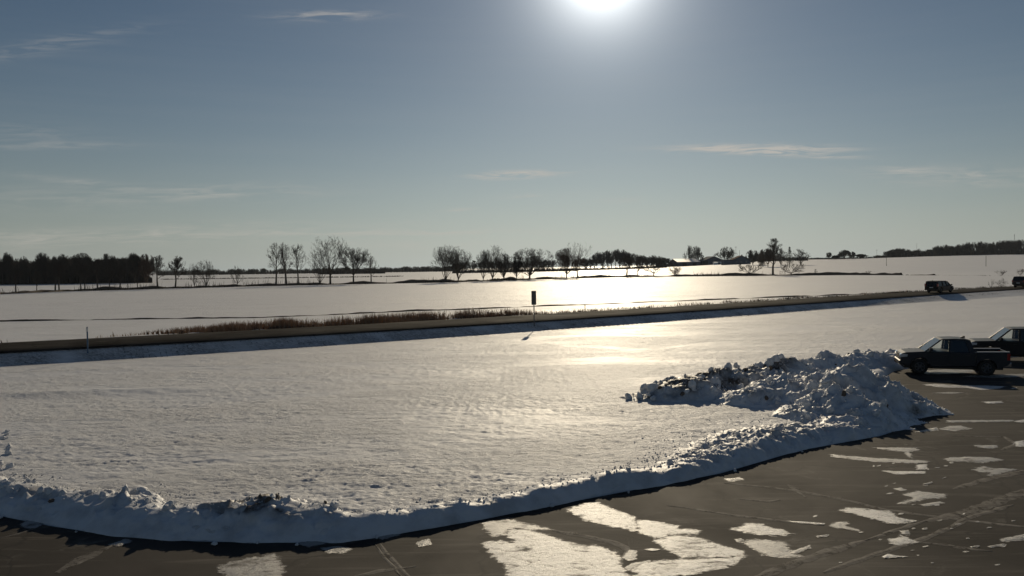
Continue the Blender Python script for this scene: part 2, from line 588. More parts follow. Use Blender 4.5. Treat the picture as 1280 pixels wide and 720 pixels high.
# ------------------------------------------------------------------ terrain
FIELD_Z = 0.20
RD_PX = [(-260, 452.5), (-120, 444.5), (0, 437.5), (320, 421), (620, 405), (820, 390.5), (1000, 378), (1150, 368.7), (1280, 361.2), (1400, 354.3)]
RD_Z = 1.0
_rp = np.array([[*G(a, b, RD_Z)][:2] for a, b in RD_PX])
_pc = np.polyfit(_rp[:, 0], _rp[:, 1], 3)
_xs = np.linspace(-75, 135, 700)
ROAD = np.stack([_xs, np.polyval(_pc, _xs)], 1)      # near edge of the road
_sl0, _sl1 = (ROAD[1] - ROAD[0]), (ROAD[-1] - ROAD[-2])
ROAD = np.concatenate([[ROAD[0] - _sl0 / np.linalg.norm(_sl0) * 300], ROAD, [ROAD[-1] + _sl1 / np.linalg.norm(_sl1) * 600]])
_t = np.gradient(ROAD, axis=0)
_t /= np.linalg.norm(_t, axis=1)[:, None]
RTAN = _t
RNOR = np.stack([-_t[:, 1], _t[:, 0]], 1)              # towards the far side
RW = 6.6


def road_dist(x, y):
    """signed distance to the near edge of the road (positive = beyond it)"""
    x, y = np.asarray(x, float), np.asarray(y, float)
    yy = np.interp(x, ROAD[:, 0], ROAD[:, 1])
    sl = np.interp(x, ROAD[:, 0], RTAN[:, 1] / RTAN[:, 0])
    return (y - yy) / np.sqrt(1 + sl * sl)


_cx = [-5000, 300, 580, 750, 860, 950, 1050, 1200, 1280, 1700]
_cz = [0, 0, 0.3, 1.6, 4.0, 9.0, 8.8, 11.4, 11.6, 11.0]


def hill(x, y):
    y = np.maximum(np.asarray(y, float), 1.0)
    px = 640 + 1000 * np.asarray(x) / y
    D = y
    zc = np.interp(px, _cx, _cz)
    zc = .25 * (np.interp(px - 40, _cx, _cz) + np.interp(px + 40, _cx, _cz)) + .5 * zc
    return zc * np.clip((D - 380) / 520, 0, 1)


def lot_edge_pts():
    pts = [(-300, 480), (-260, 510), (-210, 550), (-150, 590), (-70, 628), (5, 646), (60, 657), (150, 671), (250, 677), (420, 679), (500, 667), (600, 650), (700, 630),
           (800, 611), (900, 592), (1000, 563), (1100, 545), (1150, 529)]
    return np.array([[*G(a, b, 0)][:2] for a, b in pts])


LOT_F = lot_edge_pts()
LOT_POLY = np.concatenate([LOT_F, [[*G(1122, 500, 0)][:2], [*G(1092, 480, 0)][:2], [*G(1118, 464, 0)][:2], [*G(1180, 452, 0)][:2], [*G(1290, 445, 0)][:2], [120, 56], [120, -30], [-60, -30], [-60, 30]]])


def in_poly(x, y, P):
    x, y = np.asarray(x), np.asarray(y)
    c = np.zeros(x.shape, bool)
    n = len(P)
    j = n - 1
    for i in range(n):
        xi, yi, xj, yj = *P[i], *P[j]
        if yi != yj:
            c ^= ((yi > y) != (yj > y)) & (x < (xj - xi) * (y - yi) / (yj - yi) + xi)
        j = i
    return c


def poly_dist(x, y, P):
    d = np.full(np.shape(x), 1e9)
    n = len(P)
    for i in range(n):
        a, b = P[i], P[(i + 1) % n]
        ab = b - a
        t = np.clip(((x - a[0]) * ab[0] + (y - a[1]) * ab[1]) / (ab @ ab), 0, 1)
        d = np.minimum(d, np.hypot(x - a[0] - t * ab[0], y - a[1] - t * ab[1]))
    return d


def terrain(x, y, fine=True):
    x, y = np.asarray(x, float), np.asarray(y, float)
    z = np.full(x.shape, FIELD_Z) + hill(x, y)
    rd = road_dist(x, y)
    far = rd - RW
    # embankment: a steep near side, a gentler far side
    run = 1.42 + 2.4 * sstep(40, 85, x)
    emb_n = np.clip((rd + run + .35) / run, 0, 1)
    emb_f = 1 - np.clip((far - .3) / 10.0, 0, 1)
    z = z + (RD_Z - FIELD_Z - .09) * np.where(rd < 0, emb_n, np.where(far > 0, emb_f, .9))
    shoulder = np.exp(-((far - 1.6) / .9) ** 2) * .16 * np.clip(.3 + fbm(x * .25, y * .25, 3.3, 3) * 1.4, 0, 1.4)
    z = z + np.where(far > 0, shoulder, 0)
    if fine:
        off = (rd < -3.4) | (far > 4)
        z = z + np.where(off, 1, .35) * (.03 * fbm(x * .06, y * .1, 1.0, 3) + .034 * fbm(x * .8, y * 1.8, 2.0, 4, .62) * np.exp(-np.maximum(y - 20, 0) / 90))
        nr = off & (y > 8) & (y < 75) & (np.abs(x) < y)
        if nr.any():
            xx, yy = x[nr], y[nr]
            m_ = .35 + .65 * sstep(-.25, .25, fbm(xx * .11, yy * .2, 12.0, 3))
            rp = np.abs(pn(xx * 2.3, yy * 4.6, 3.0)) + .5 * np.abs(pn(xx * 5.1, yy * 9.0, 7.0))
            z[nr] += m_ * .052 * (.45 - rp) * np.clip((75 - yy) / 45, 0, 1)
        z = z + .16 * np.exp(-((y - 36.5 - .12 * (x + 22)) / .9) ** 2) * np.exp(-((x + 21) / 7) ** 2)
        z = z + .035 * np.exp(-((rd + 1.5) / .4) ** 2) * fbm(x * .8, y * 1.6, 6.0, 4)
    return z


def HZ(x, y):
    return float(terrain(np.array([x]), np.array([y]), False)[0])


def on_ground(px, depth, sink=0.0):
    p = AT(px, 400, depth)
    # keep the bearing, drop to the ground (the roll shifts px a little: solve twice)
    z = HZ(p.x, p.y)
    for _ in range(3):
        py = project(Vector((p.x, depth, z)))[1]
        p = AT(px, py, depth)
        z = HZ(p.x, p.y)
    return Vector((p.x, p.y, z - sink))


def project(p):
    d = Vector(p) - CAM
    k = d.dot(fw)
    return 640 + 1000 * d.dot(rt) / k, 360 - 1000 * d.dot(up) / k


def build_ground():
    az = np.concatenate([np.linspace(-180, -60, 14)[:-1], np.linspace(-60, -36, 18)[:-1], np.linspace(-36, 36, 680), np.linspace(36, 60, 18)[1:], np.linspace(60, 180, 14)[1:-1]])
    az = np.radians(az)
    rr = np.concatenate([[0.5, 5, 9], np.geomspace(13.5, 36, 330), np.geomspace(36, 70, 150)[1:], np.geomspace(70, 160, 150)[1:], np.geomspace(160, 1200, 120)[1:], np.geomspace(1200, 2600, 8)[1:]])
    A, Rr = np.meshgrid(az, rr, indexing='ij')
    x, y = Rr * np.sin(A), Rr * np.cos(A)
    z = terrain(x, y)
    inside = in_poly(x, y, LOT_POLY)
    near = Rr < 90
    d = np.full(x.shape, 9.0)
    d[near] = poly_dist(x[near], y[near], LOT_POLY)
    z = np.where(inside, -.35, z)
    edge = (~inside) & (d < .35)
    z = np.where(edge, z - .28 * (1 - d / .35), z)
    na, nr = A.shape
    V = np.stack([x, y, z], -1).reshape(-1, 3)
    i = np.arange(na)[:, None]
    j = np.arange(nr - 1)[None]
    i2 = (i + 1) % na
    F = np.stack([i * nr + j, i * nr + j + 1, i2 * nr + j + 1, i2 * nr + j], -1).reshape(-1, 4)
    F = F[:, ::-1]
    me = np_mesh('snow_field', V, F, MT['field'], True)
    rd = road_dist(V[:, 0], V[:, 1])
    far = rd - RW
    s = np.zeros(len(V))
    # the mown embankment and the verge show grass through the snow
    s += .85 * np.exp(-((rd + 1.3) / 1.0) ** 2) * np.clip(.75 + fbm(V[:, 0] * .3, V[:, 1] * .5, 4, 3), 0, 1)
    s += .9 * np.exp(-((rd + .1) / .35) ** 2)
    s += .8 * np.exp(-((far - .4) / .7) ** 2) * np.clip(.6 + 1.5 * fbm(V[:, 0] * .2, V[:, 1] * .3, 8, 3), 0, 1)
    right = sstep(45, 75, V[:, 0])
    s *= 1 - .65 * right * (rd < 0)
    a = me.attributes.new('soil', 'FLOAT', 'POINT')
    a.data.foreach_set('value', np.clip(s, 0, 1).astype(np.float32))
    o = kids('snow_field', me)
    tag(o, kind='structure')


build_ground()


def build_road():
    n = len(ROAD)
    offs = np.array([-.50, -.30, 1.6, 3.2, 4.8, RW - .15, RW + .05])
    cz = np.array([-.14, -.02, .03, .05, .03, .0, -.12])
    V = []
    for k in range(len(offs)):
        P = ROAD + RNOR * offs[k]
        z = np.full(n, RD_Z + .02 + cz[k]) + np.maximum(0, hill(P[:, 0], P[:, 1]))
        V.append(np.stack([P[:, 0], P[:, 1], z], 1))
    V = np.stack(V, 1).reshape(-1, 3)
    m = len(offs)
    i = np.arange(n - 1)[:, None]
    j = np.arange(m - 1)[None]
    F = np.stack([i * m + j, (i + 1) * m + j, (i + 1) * m + j + 1, i * m + j + 1], -1).reshape(-1, 4)
    tag(kids('road', np_mesh('road', V, F, MT['road'], True)), kind='structure')


build_road()


def build_lot():
    bm = bmesh.new()
    P = LOT_POLY.copy()
    vs_ = [bm.verts.new((p[0], p[1], 0)) for p in P]
    bm.faces.new(vs_)
    bmesh.ops.triangulate(bm, faces=bm.faces[:])
    bmesh.ops.recalc_face_normals(bm, faces=bm.faces[:])
    for f in bm.faces:
        if f.normal.z < 0:
            f.normal_flip()
    me = bpy.data.meshes.new('parking_lot')
    bm.to_mesh(me)
    bm.free()
    me.materials.append(MT['lot'])
    tag(kids('parking_lot', me), kind='structure')


build_lot()

# ------------------------------------------------------------------ thin snow and slush lying on the lot
rnd = random.Random(11)


PATCH_N = [0]


def patch(pix, mat='patch', h=.012, name='snow_patch'):
    P = np.array([[*G(a, b, 0)][:2] for a, b in pix])
    size = max(np.ptp(P[:, 0]), np.ptp(P[:, 1]))
    area = .5 * abs(np.sum(P[:, 0] * np.roll(P[:, 1], -1) - P[:, 1] * np.roll(P[:, 0], -1)))
    rim = float(np.clip(.35 * area / max(size, .05), .03, .16))
    st = float(np.clip(rim * .4, .022, .06))
    pad = rim * 1.2
    x, y = np.meshgrid(np.arange(P[:, 0].min() - pad, P[:, 0].max() + pad + st, st), np.arange(P[:, 1].min() - pad, P[:, 1].max() + pad + st, st), indexing='ij')
    d = poly_dist(x, y, P)
    sdist = np.where(in_poly(x, y, P), d, -d) / rim
    PATCH_N[0] += 1
    z = .0045 + .0005 * (PATCH_N[0] % 9) + h * sstep(-.3, 1.6, sdist)
    n, m = x.shape
    i = np.arange(n - 1)[:, None]
    j = np.arange(m - 1)[None]
    F = np.stack([i * m + j, (i + 1) * m + j, (i + 1) * m + j + 1, i * m + j + 1], -1).reshape(-1, 4)
    F = F[(sdist.ravel()[F] > -1.1).any(1)]
    used = np.unique(F)
    rm = np.full(n * m, -1)
    rm[used] = np.arange(len(used))
    V = np.stack([x, y, z], -1).reshape(-1, 3)[used]
    me = np_mesh(name, V, rm[F], MT[mat], True)
    at = me.attributes.new('rim', 'FLOAT', 'POINT')
    at.data.foreach_set('value', np.clip(sdist, -1.2, 2.0).ravel()[used].astype(np.float32))
    tag(kids(name, me), kind='structure')


def scl(pts, ox, oy, s):
    return [(ox + a / s, oy + b / s) for a, b in pts]


A3 = lambda pts: scl(pts, 580, 600, 4.267)
A4 = lambda pts: scl(pts, 860, 560, 4.5)
A5 = lambda pts: scl(pts, 1040, 500, 3.27)
patches = [
    A3([(105, 345), (130, 330), (200, 328), (262, 340), (285, 330), (235, 300), (240, 270), (290, 264), (370, 276), (480, 310), (600, 347), (700, 352), (800, 382), (830, 410), (826, 450), (860, 485), (880, 560), (260, 580), (240, 500), (225, 455), (150, 400)]),
    A3([(100, 230), (240, 207), (300, 228), (462, 264), (380, 268), (285, 257), (232, 262), (222, 295), (160, 300), (120, 270)]),
    A3([(550, 157), (650, 127), (710, 124), (770, 148), (900, 197), (916, 230), (930, 278), (800, 250), (650, 215)]),
    A3([(922, 219), (990, 217), (1130, 247), (1150, 266), (1250, 270), (1250, 285), (1130, 289), (1020, 308), (935, 285)]),
    [(819, 676), (845, 670), (870, 672), (900, 682), (930, 690), (927, 695), (900, 697), (870, 697), (850, 695), (834, 688)],
    [(790, 713), (805, 704), (840, 701), (880, 699), (915, 698), (932, 694), (925, 701), (905, 710), (870, 717), (830, 722), (800, 722)],
    A3([(960, 372), (1000, 366), (1050, 373), (1010, 380)]),
    A3([(845, 415), (885, 375), (918, 378), (915, 425), (880, 432)]), A3([(860, 470), (890, 448), (990, 430), (1000, 438), (900, 470), (880, 485)]),
    A4([(260, 460), (330, 427), (420, 430), (440, 447), (520, 462), (575, 485), (530, 493), (400, 488), (310, 474)]),
    A4([(310, 535), (360, 517), (440, 522), (540, 532), (560, 560), (600, 600), (630, 610), (540, 618), (440, 608), (410, 585), (370, 570)]),
    A4([(260, 515), (300, 510), (315, 520), (280, 530)]),
    A4([(545, 411), (640, 415), (770, 425), (765, 432), (640, 425)]),
    A4([(785, 440), (850, 417), (905, 416), (880, 440), (960, 460), (970, 471), (870, 458)]),
    A4([(720, 496), (790, 489), (780, 503), (730, 504)]), A4([(560, 592), (690, 547), (690, 565), (600, 600)]),
    A5([(35, 450), (80, 441), (190, 453), (240, 456), (270, 480), (340, 495), (280, 507), (220, 503), (160, 485), (60, 459)]),
    A5([(290, 387), (350, 374), (465, 386), (460, 400), (380, 405), (300, 425), (270, 425), (340, 400)]),
    A5([(250, 363), (280, 359), (310, 369), (280, 373)]), A5([(200, 291), (380, 293), (385, 301), (260, 304)]), A5([(345, 266), (385, 263), (390, 283), (345, 286)]),
    A5([(170, 195), (345, 196), (350, 206), (317, 214), (326, 238), (312, 235), (296, 212), (200, 202)]),
    A5([(0, 224), (180, 239), (390, 249), (388, 259), (180, 254), (0, 234)]),
    A5([(455, 240), (560, 233), (650, 236), (700, 245), (620, 257), (480, 251)]), A5([(580, 186), (670, 186), (678, 195), (650, 199), (600, 195)]),
    A5([(575, 286), (620, 271), (640, 279), (700, 281), (760, 285), (680, 304), (640, 311), (655, 297), (600, 295)]),
    A5([(435, 119), (480, 106), (525, 106), (575, 118), (500, 127)]), A5([(340, 131), (430, 111), (437, 124), (380, 130)]),
    A5([(470, 84), (740, 82), (740, 89), (470, 92)]), A5([(740, 88), (785, 80), (800, 90), (770, 93)]), A5([(610, 8), (690, 5), (700, 13), (640, 15)]),
    A5([(370, 345), (410, 334), (413, 340), (385, 347)]), A5([(230, 572), (270, 566), (280, 552), (320, 570), (350, 580), (300, 590), (280, 599), (240, 588)]),
    A5([(275, 536), (310, 533), (320, 549), (290, 551)]), A5([(205, 641), (230, 631), (260, 638), (310, 642), (210, 650)]),
    A5([(690, 570), (785, 550), (800, 575), (700, 580)]), A5([(740, 172), (785, 166), (800, 190), (750, 190)]),
    A5([(630, 600), (700, 588), (720, 592), (650, 606)]), A5([(560, 600), (600, 596), (605, 602), (570, 606)]), A5([(350, 430), (440, 416), (462, 422), (380, 436)]),
    scl([(490, 462), (560, 432), (780, 399), (800, 430), (830, 485), (800, 525), (520, 525)], 160, 600, 4.267),
    scl([(470, 582), (560, 577), (800, 587), (1000, 590), (1130, 597), (1080, 614), (940, 626), (820, 609), (600, 604)], 1080, 390, 6.4),
    scl([(1175, 611), (1220, 605), (1226, 612), (1190, 616)], 1080, 390, 6.4), scl([(545, 650), (690, 642), (820, 648), (700, 656)], 1080, 390, 6.4),
    [(1205, 470.5), (1250, 468), (1300, 467), (1300, 470), (1240, 472.5)], [(1140, 464), (1180, 462), (1235, 463), (1230, 466), (1160, 468)],
    [(400, 685), (420, 683), (440, 686), (430, 692), (410, 691)], [(520, 678), (536, 674), (540, 681), (524, 684)],
    [(26, 656), (36, 650), (54, 655), (44, 661), (30, 660)], [(300, 674), (322, 670), (330, 676), (312, 680)], [(372, 680), (405, 673), (408, 680), (385, 684)],
    [(137, 681), (158, 674), (166, 677), (148, 684)], [(468, 671), (490, 666), (500, 669), (478, 675)], [(905, 599), (925, 597), (930, 600), (912, 602)],
]
for i, p in enumerate(patches):
    patch(p, 'slush' if i > 41 or i in (1, 7, 8, 10, 11, 13, 14, 15, 17, 18, 21, 22, 23, 24, 25, 26, 27, 28, 31, 33, 35, 37, 38, 39, 40) else 'patch')
for i in range(46):     # the small scraps between the larger patches
    cx, cy = rnd.choice([(1120, 620), (1180, 600), (1000, 660), (1130, 690), (1210, 660), (1060, 690), (1150, 590)])
    cx += rnd.gauss(0, 45)
    cy += rnd.gauss(0, 20)
    w, h = rnd.uniform(1.2, 5.5), rnd.uniform(.5, 1.3)
    a = rnd.uniform(-.25, .1)
    pts = []
    for k in range(7):
        t = 2 * math.pi * k / 7
        q = rnd.uniform(.5, 1.15)
        pts.append((cx + math.cos(t) * w * q, cy + math.sin(t) * h * q + a * math.cos(t) * w * q))
    if cy < 560 - (cx - 1100) * .2:
        continue
    patch(pts, 'slush', h=.007)


def streak(pix, wpx, name='slush_streak', z=.005):
    P = [G(a, b, 0) for a, b in pix]
    Q = []
    for i in range(len(P) - 1):
        k = max(1, int((P[i + 1] - P[i]).length / .25))
        Q += [P[i].lerp(P[i + 1], s / k) for s in range(k)]
    Q.append(P[-1])
    V, F = [], []
    n = len(Q)
    for i, q in enumerate(Q):
        d = (Q[min(i + 1, n - 1)] - Q[max(i - 1, 0)]).normalized()
        nn = Vector((-d.y, d.x, 0))
        w = wpx * (.75 + .5 * rnd.random()) * min(1, (i + 1) / 3, (n - i) / 3)
        c = q + nn * rnd.uniform(-.02, .02)
        a, b = c - nn * w * .5, c + nn * w * .5
        V += [(a.x, a.y, z - .003), (c.x, c.y, z + .004), (b.x, b.y, z - .003)]
        if i:
            o = 3 * (i - 1)
            F += [(o, o + 3, o + 4, o + 1), (o + 1, o + 4, o + 5, o + 2)]
    me = bpy.data.meshes.new(name)
    me.from_pydata(V, [], F)
    me.materials.append(MT['streak'])
    for p in me.polygons:
        if p.normal.z < 0:
            p.flip()
    tag(kids(name, me), kind='structure')


for pix, w in [
    ([(905, 604), (950, 608), (990, 613), (1030, 620), (1070, 628), (1095, 635), (1140, 642), (1190, 648.5), (1254, 656), (1300, 660)], .16),
    ([(835, 632), (860, 635.5), (915, 644), (980, 651.5), (1030, 657)], .13),
    ([(938, 724), (975, 711), (998, 702), (1040, 689), (1080, 676)], .26), ([(1080, 676), (1120, 663), (1159, 650)], .14), ([(1159, 652), (1211, 640), (1260, 622), (1300, 610)], .35),
    ([(1030, 716), (1090, 694), (1144, 677), (1187, 660), (1211, 647), (1266, 631)], .16), ([(1144, 677), (1180, 681), (1202, 685), (1240, 689)], .16),
    ([(0, 673), (20, 668), (42, 661)], .12), ([(70, 716), (100, 700), (125, 689), (142, 681)], .3), ([(474, 680), (482, 692), (500, 710), (516, 724)], .12), ([(470, 681), (477, 692), (492, 709), (505, 724)], .07),
    ([(690, 663), (730, 670), (767, 678), (781, 684), (786, 690), (777, 698)], .22), ([(440, 722), (475, 714), (520, 708)], .2),
    ([(1190, 545), (1255, 546), (1270, 555), (1250, 564)], .14), ([(1000, 612), (985, 606), (1008, 622)], .12),
    ([(925, 624), (960, 627), (975, 625)], .2), ([(1190, 612), (1230, 600), (1280, 588)], .2), ([(1215, 603), (1250, 597), (1280, 592)], .12),
]:
    streak(pix, w)

# ------------------------------------------------------------------ plowed snow
def clod_meshes(n=7, mat='bank', seed=3):
    out = []
    rg = random.Random(seed)
    for k in range(n):
        bm = bmesh.new()
        bmesh.ops.create_icosphere(bm, subdivisions=2, radius=1)
        sx, sy, sz = rg.uniform(.8, 1.25), rg.uniform(.75, 1.1), rg.uniform(.55, .9)
        for v in bm.verts:
            c = v.co
            d = 1 + .42 * float(fbm(c.x * 1.1 + 10 * k, c.y * 1.1, c.z * 1.1, 3, .6))
            v.co = Vector((c.x * sx, c.y * sy, c.z * sz)) * d
        me = bpy.data.meshes.new('snow_clod')
        bm.to_mesh(me)
        bm.free()
        me.materials.append(MT[mat])
        out.append(me)
    return out


CLODS = clod_meshes()
SOILCLODS = clod_meshes(4, 'soil', 9)


def clod(parent, p, r, soil=False):
    o = kids('soil_clod' if soil else 'snow_clod', rnd.choice(SOILCLODS if soil else CLODS), parent)
    o.location = p
    o.rotation_euler = (rnd.uniform(0, 6.3), rnd.uniform(0, 6.3), rnd.uniform(0, 6.3))
    o.scale = (r, r, r)


def crumbs(parent, pts, name='snow_crumbs'):
    """loose crumbs too small to pick apart: one joined part"""
    base = np.array([(1, 0, -.4), (-.5, .87, -.4), (-.5, -.87, -.4), (.1, .05, .8)])
    fc = np.array([(0, 2, 1), (0, 1, 3), (1, 2, 3), (2, 0, 3)])
    V, F = [], []
    rg = np.random.default_rng(5)
    for i, (x, y, z, r) in enumerate(pts):
        a = rg.uniform(0, 6.28)
        b = base * r * rg.uniform(.6, 1.4, 3)
        c, s = math.cos(a), math.sin(a)
        V.append(np.stack([x + b[:, 0] * c - b[:, 1] * s, y + b[:, 0] * s + b[:, 1] * c, z + b[:, 2]], 1))
        F.append(fc + 4 * i)
    o = kids(name, np_mesh(name, np.concatenate(V), np.concatenate(F), MT['bank']), parent)
    o['kind'] = 'stuff'


def resample(P, step):
    P = np.asarray(P, float)
    d = np.concatenate([[0], np.cumsum(np.hypot(*np.diff(P[:, :2], axis=0).T))])
    n = max(2, int(d[-1] / step))
    s = np.linspace(0, d[-1], n)
    return np.stack([np.interp(s, d, P[:, k]) for k in range(P.shape[1])], 1), s


def bank_geometry():
    # px, py of the foot on the lot side, crest height, width, dirt
    ctl = [(-300, 480, 462, 1.0, 0), (-260, 510, 490, 1.0, 0), (-210, 550, 526, 1.0, 0), (-150, 590, 562, 1.0, 0), (-70, 628, 594, 1.0, 0), (5, 646, 606, 1.0, .3), (60, 657, 612, 1.0, .1), (100, 664, 608, 1.0, 0), (135, 669, 619, 1.0, 0),
           (172, 673, 634, .9, 0), (200, 675, 628, .9, .05), (255, 677, 622, .9, .5), (285, 678, 620, .9, .9), (312, 679, 613, .9, 1.0), (345, 679, 622, .9, .6), (370, 679, 627, .9, .15),
           (405, 679.5, 626, .9, .4), (430, 678, 638, .8, .1), (455, 674, 644, .7, 0), (500, 667, 640, .7, 0), (600, 650, 629, .7, 0), (700, 630, 608, .7, .0), (800, 611, 589, .8, 0),
           (850, 602, 578, 1.0, .05), (900, 592, 563, 1.5, .05), (950, 577, 547, 2.2, .08), (1000, 563, 532, 2.6, .1), (1050, 553, 524, 2.2, .1), (1090, 547, 524, 1.8, 0)]
    P = []
    for a, b, cy, bw, dd in ctl:
        g = G(a, b, 0)
        k = (cy - (341.4 - .01313 * a)) / 1000
        h = (5.8 - k * g.y + .4 * k) / (1 + 2.6 * k)
        h = max(h * (.84 if a < 430 else (.74 if a > 830 else 1)), .25)
        d = max(2.6 * h - .4, .3) * (1.12 if a < 430 else 1)
        P.append((g.x, g.y, h, d + bw, dd, d / (d + bw)))
    return resample(P, .055)


def build_bank():
    Q, s = bank_geometry()
    n = len(Q)
    T = np.gradient(Q[:, :2], axis=0)
    for _ in range(60):
        T[1:-1] = .25 * T[:-2] + .5 * T[1:-1] + .25 * T[2:]
    T /= np.linalg.norm(T, axis=1)[:, None]
    NR = np.stack([-T[:, 1], T[:, 0]], 1)
    m = 46
    t = np.linspace(0, 1, m)
    S, TT = np.meshgrid(s, t, indexing='ij')
    h = Q[:, 2][:, None]
    w = Q[:, 3][:, None]
    wig = .16 * fbm(S * .5, 0 * S + 2, 7, 4)
    h = h * (1 + .22 * fbm(s * .9, 0 * s, 3, 3)[:, None])
    c = Q[:, 5][:, None]
    prof = np.where(TT < c, np.sin(np.clip(TT / c, 0, 1) * math.pi / 2) ** 1.0, np.cos(np.clip((TT - c) / (1 - c), 0, 1) * math.pi / 2) ** 1.25)
    base = np.where(TT < .02, 0, (FIELD_Z - .06) * sstep(.1, .8, TT))
    z = base * (1 - prof) + prof * h
    x = Q[:, 0][:, None] + NR[:, 0][:, None] * (TT * w + wig * (1 - TT))
    y = Q[:, 1][:, None] + NR[:, 1][:, None] * (TT * w + wig * (1 - TT))
    # lumps: rough where it is tall or wide, smooth-faced along the low middle stretch
    rough = np.clip((h - .33) / .25, .26, 1) + np.clip((w * (1 - c) - 1.0) / 1.2, 0, .42)
    front = sstep(.75, 1.05, TT / c)
    calm = np.maximum(sstep(-.35, .45, fbm(S * .35, TT * 1.2, 4, 3)), .9 * np.clip((w * (1 - c) - 1.0) / .8, 0, 1))
    amp = rough * (.24 + .08 * front) * np.clip(prof * 2.0, 0, 1) * (.35 + .65 * calm)
    lump = -billow(x * 2.0, y * 2.0, z * 2.0, 4, .58)
    lump2 = -billow(x * 5, y * 5, z * 5, 3, .55)
    lump -= np.percentile(lump, 60)
    lump2 -= np.percentile(lump2, 60)
    z = z + amp * (lump * 1.0 + lump2 * .30 * calm + .35 * fbm(x * .9, y * .9, z, 3))
    x = x + amp * .45 * fbm(x * 2.6, y * 2.6, z * 2.6, 3)
    y = y + amp * .45 * fbm(x * 2.6 + 40, y * 2.6, z * 2.6, 3)
    z = np.maximum(z, -.02)
    z[:, 0] = -.03
    z[:, -1] = FIELD_Z - .1
    V = np.stack([x, y, z], -1).reshape(-1, 3)
    i = np.arange(n - 1)[:, None]
    j = np.arange(m - 1)[None]
    F = np.stack([i * m + j, (i + 1) * m + j, (i + 1) * m + j + 1, i * m + j + 1], -1).reshape(-1, 4)
    o = kids('snow_bank', np_mesh('snow_bank', V, F, MT['bank'], True))
    tag(o, 'long low bank of plowed snow curving along the near edge of the parking lot', 'snow bank')
    dn = np.clip(.75 + 1.8 * fbm(x * 1.3, y * 1.3, z * 3, 4), 0, 1) * sstep(.38, .68, TT / c)
    soil = np.clip(Q[:, 4][:, None] * dn * 1.4, 0, 1)
    a = o.data.attributes.new('soil', 'FLOAT', 'POINT')
    a.data.foreach_set('value', soil.ravel().astype(np.float32))
    # clods thrown along the crest and out over the field side
    zz = z
    cnt = 0
    cr = []
    while cnt < 240:
        a_ = rnd.randrange(n)
        px, _ = project((Q[a_, 0], Q[a_, 1], .2))
        cc = Q[a_, 5]
        k = min(max(rnd.gauss(cc * 1.02 + .10, .14), cc * .85), 1.15)
        if px < 430 and rnd.random() < .5:
            k = rnd.uniform(cc * .5, cc * 1.1)
        b_ = min(int(k * (m - 1)), m - 1)
        p = Vector((x[a_, b_], y[a_, b_], max(zz[a_, b_], FIELD_Z if k > .8 else 0)))
        if k > 1:
            p.x += NR[a_, 0] * (k - 1) * w[a_, 0]
            p.y += NR[a_, 1] * (k - 1) * w[a_, 0]
        r_ = rnd.choice([.035, .045, .055, .07, .09, .12]) * (1.15 if px < 430 else .9)
        soil_ = rnd.random() < .55 * Q[a_, 4]
        clod(o, p + Vector((0, 0, r_ * .1)), (min(r_, .085) if soil_ else r_) * (.7 if 430 < px < 850 else 1), soil_)
        cnt += 1
    for q in range(4200):
        a_ = rnd.randrange(n)
        k = min(max(rnd.gauss(.8, .28), Q[a_, 5] * .8), 1.6)
        b_ = min(int(k * (m - 1)), m - 1)
        ex = max(0, k - 1) * w[a_, 0]
        cr.append((x[a_, b_] + NR[a_, 0] * ex, y[a_, b_] + NR[a_, 1] * ex, (zz[a_, b_] if k < .95 else FIELD_Z) + .005, rnd.uniform(.012, .045)))
    crumbs(o, cr)
    # lumps spilled on the field side where the bank curls away at the left
    for q in range(34):
        p = G(rnd.uniform(-14, 13), rnd.uniform(534, 592), FIELD_Z)
        clod(o, p + Vector((0, 0, .03)), rnd.choice([.05, .06, .08, .1, .13]))
    # a few lumps fallen on the asphalt at its foot
    for q in range(26):
        a_ = rnd.randrange(n)
        e = rnd.uniform(.02, .22)
        p = Vector((Q[a_, 0] - NR[a_, 0] * e, Q[a_, 1] - NR[a_, 1] * e, .02))
        clod(o, p, rnd.uniform(.025, .07))


build_bank()


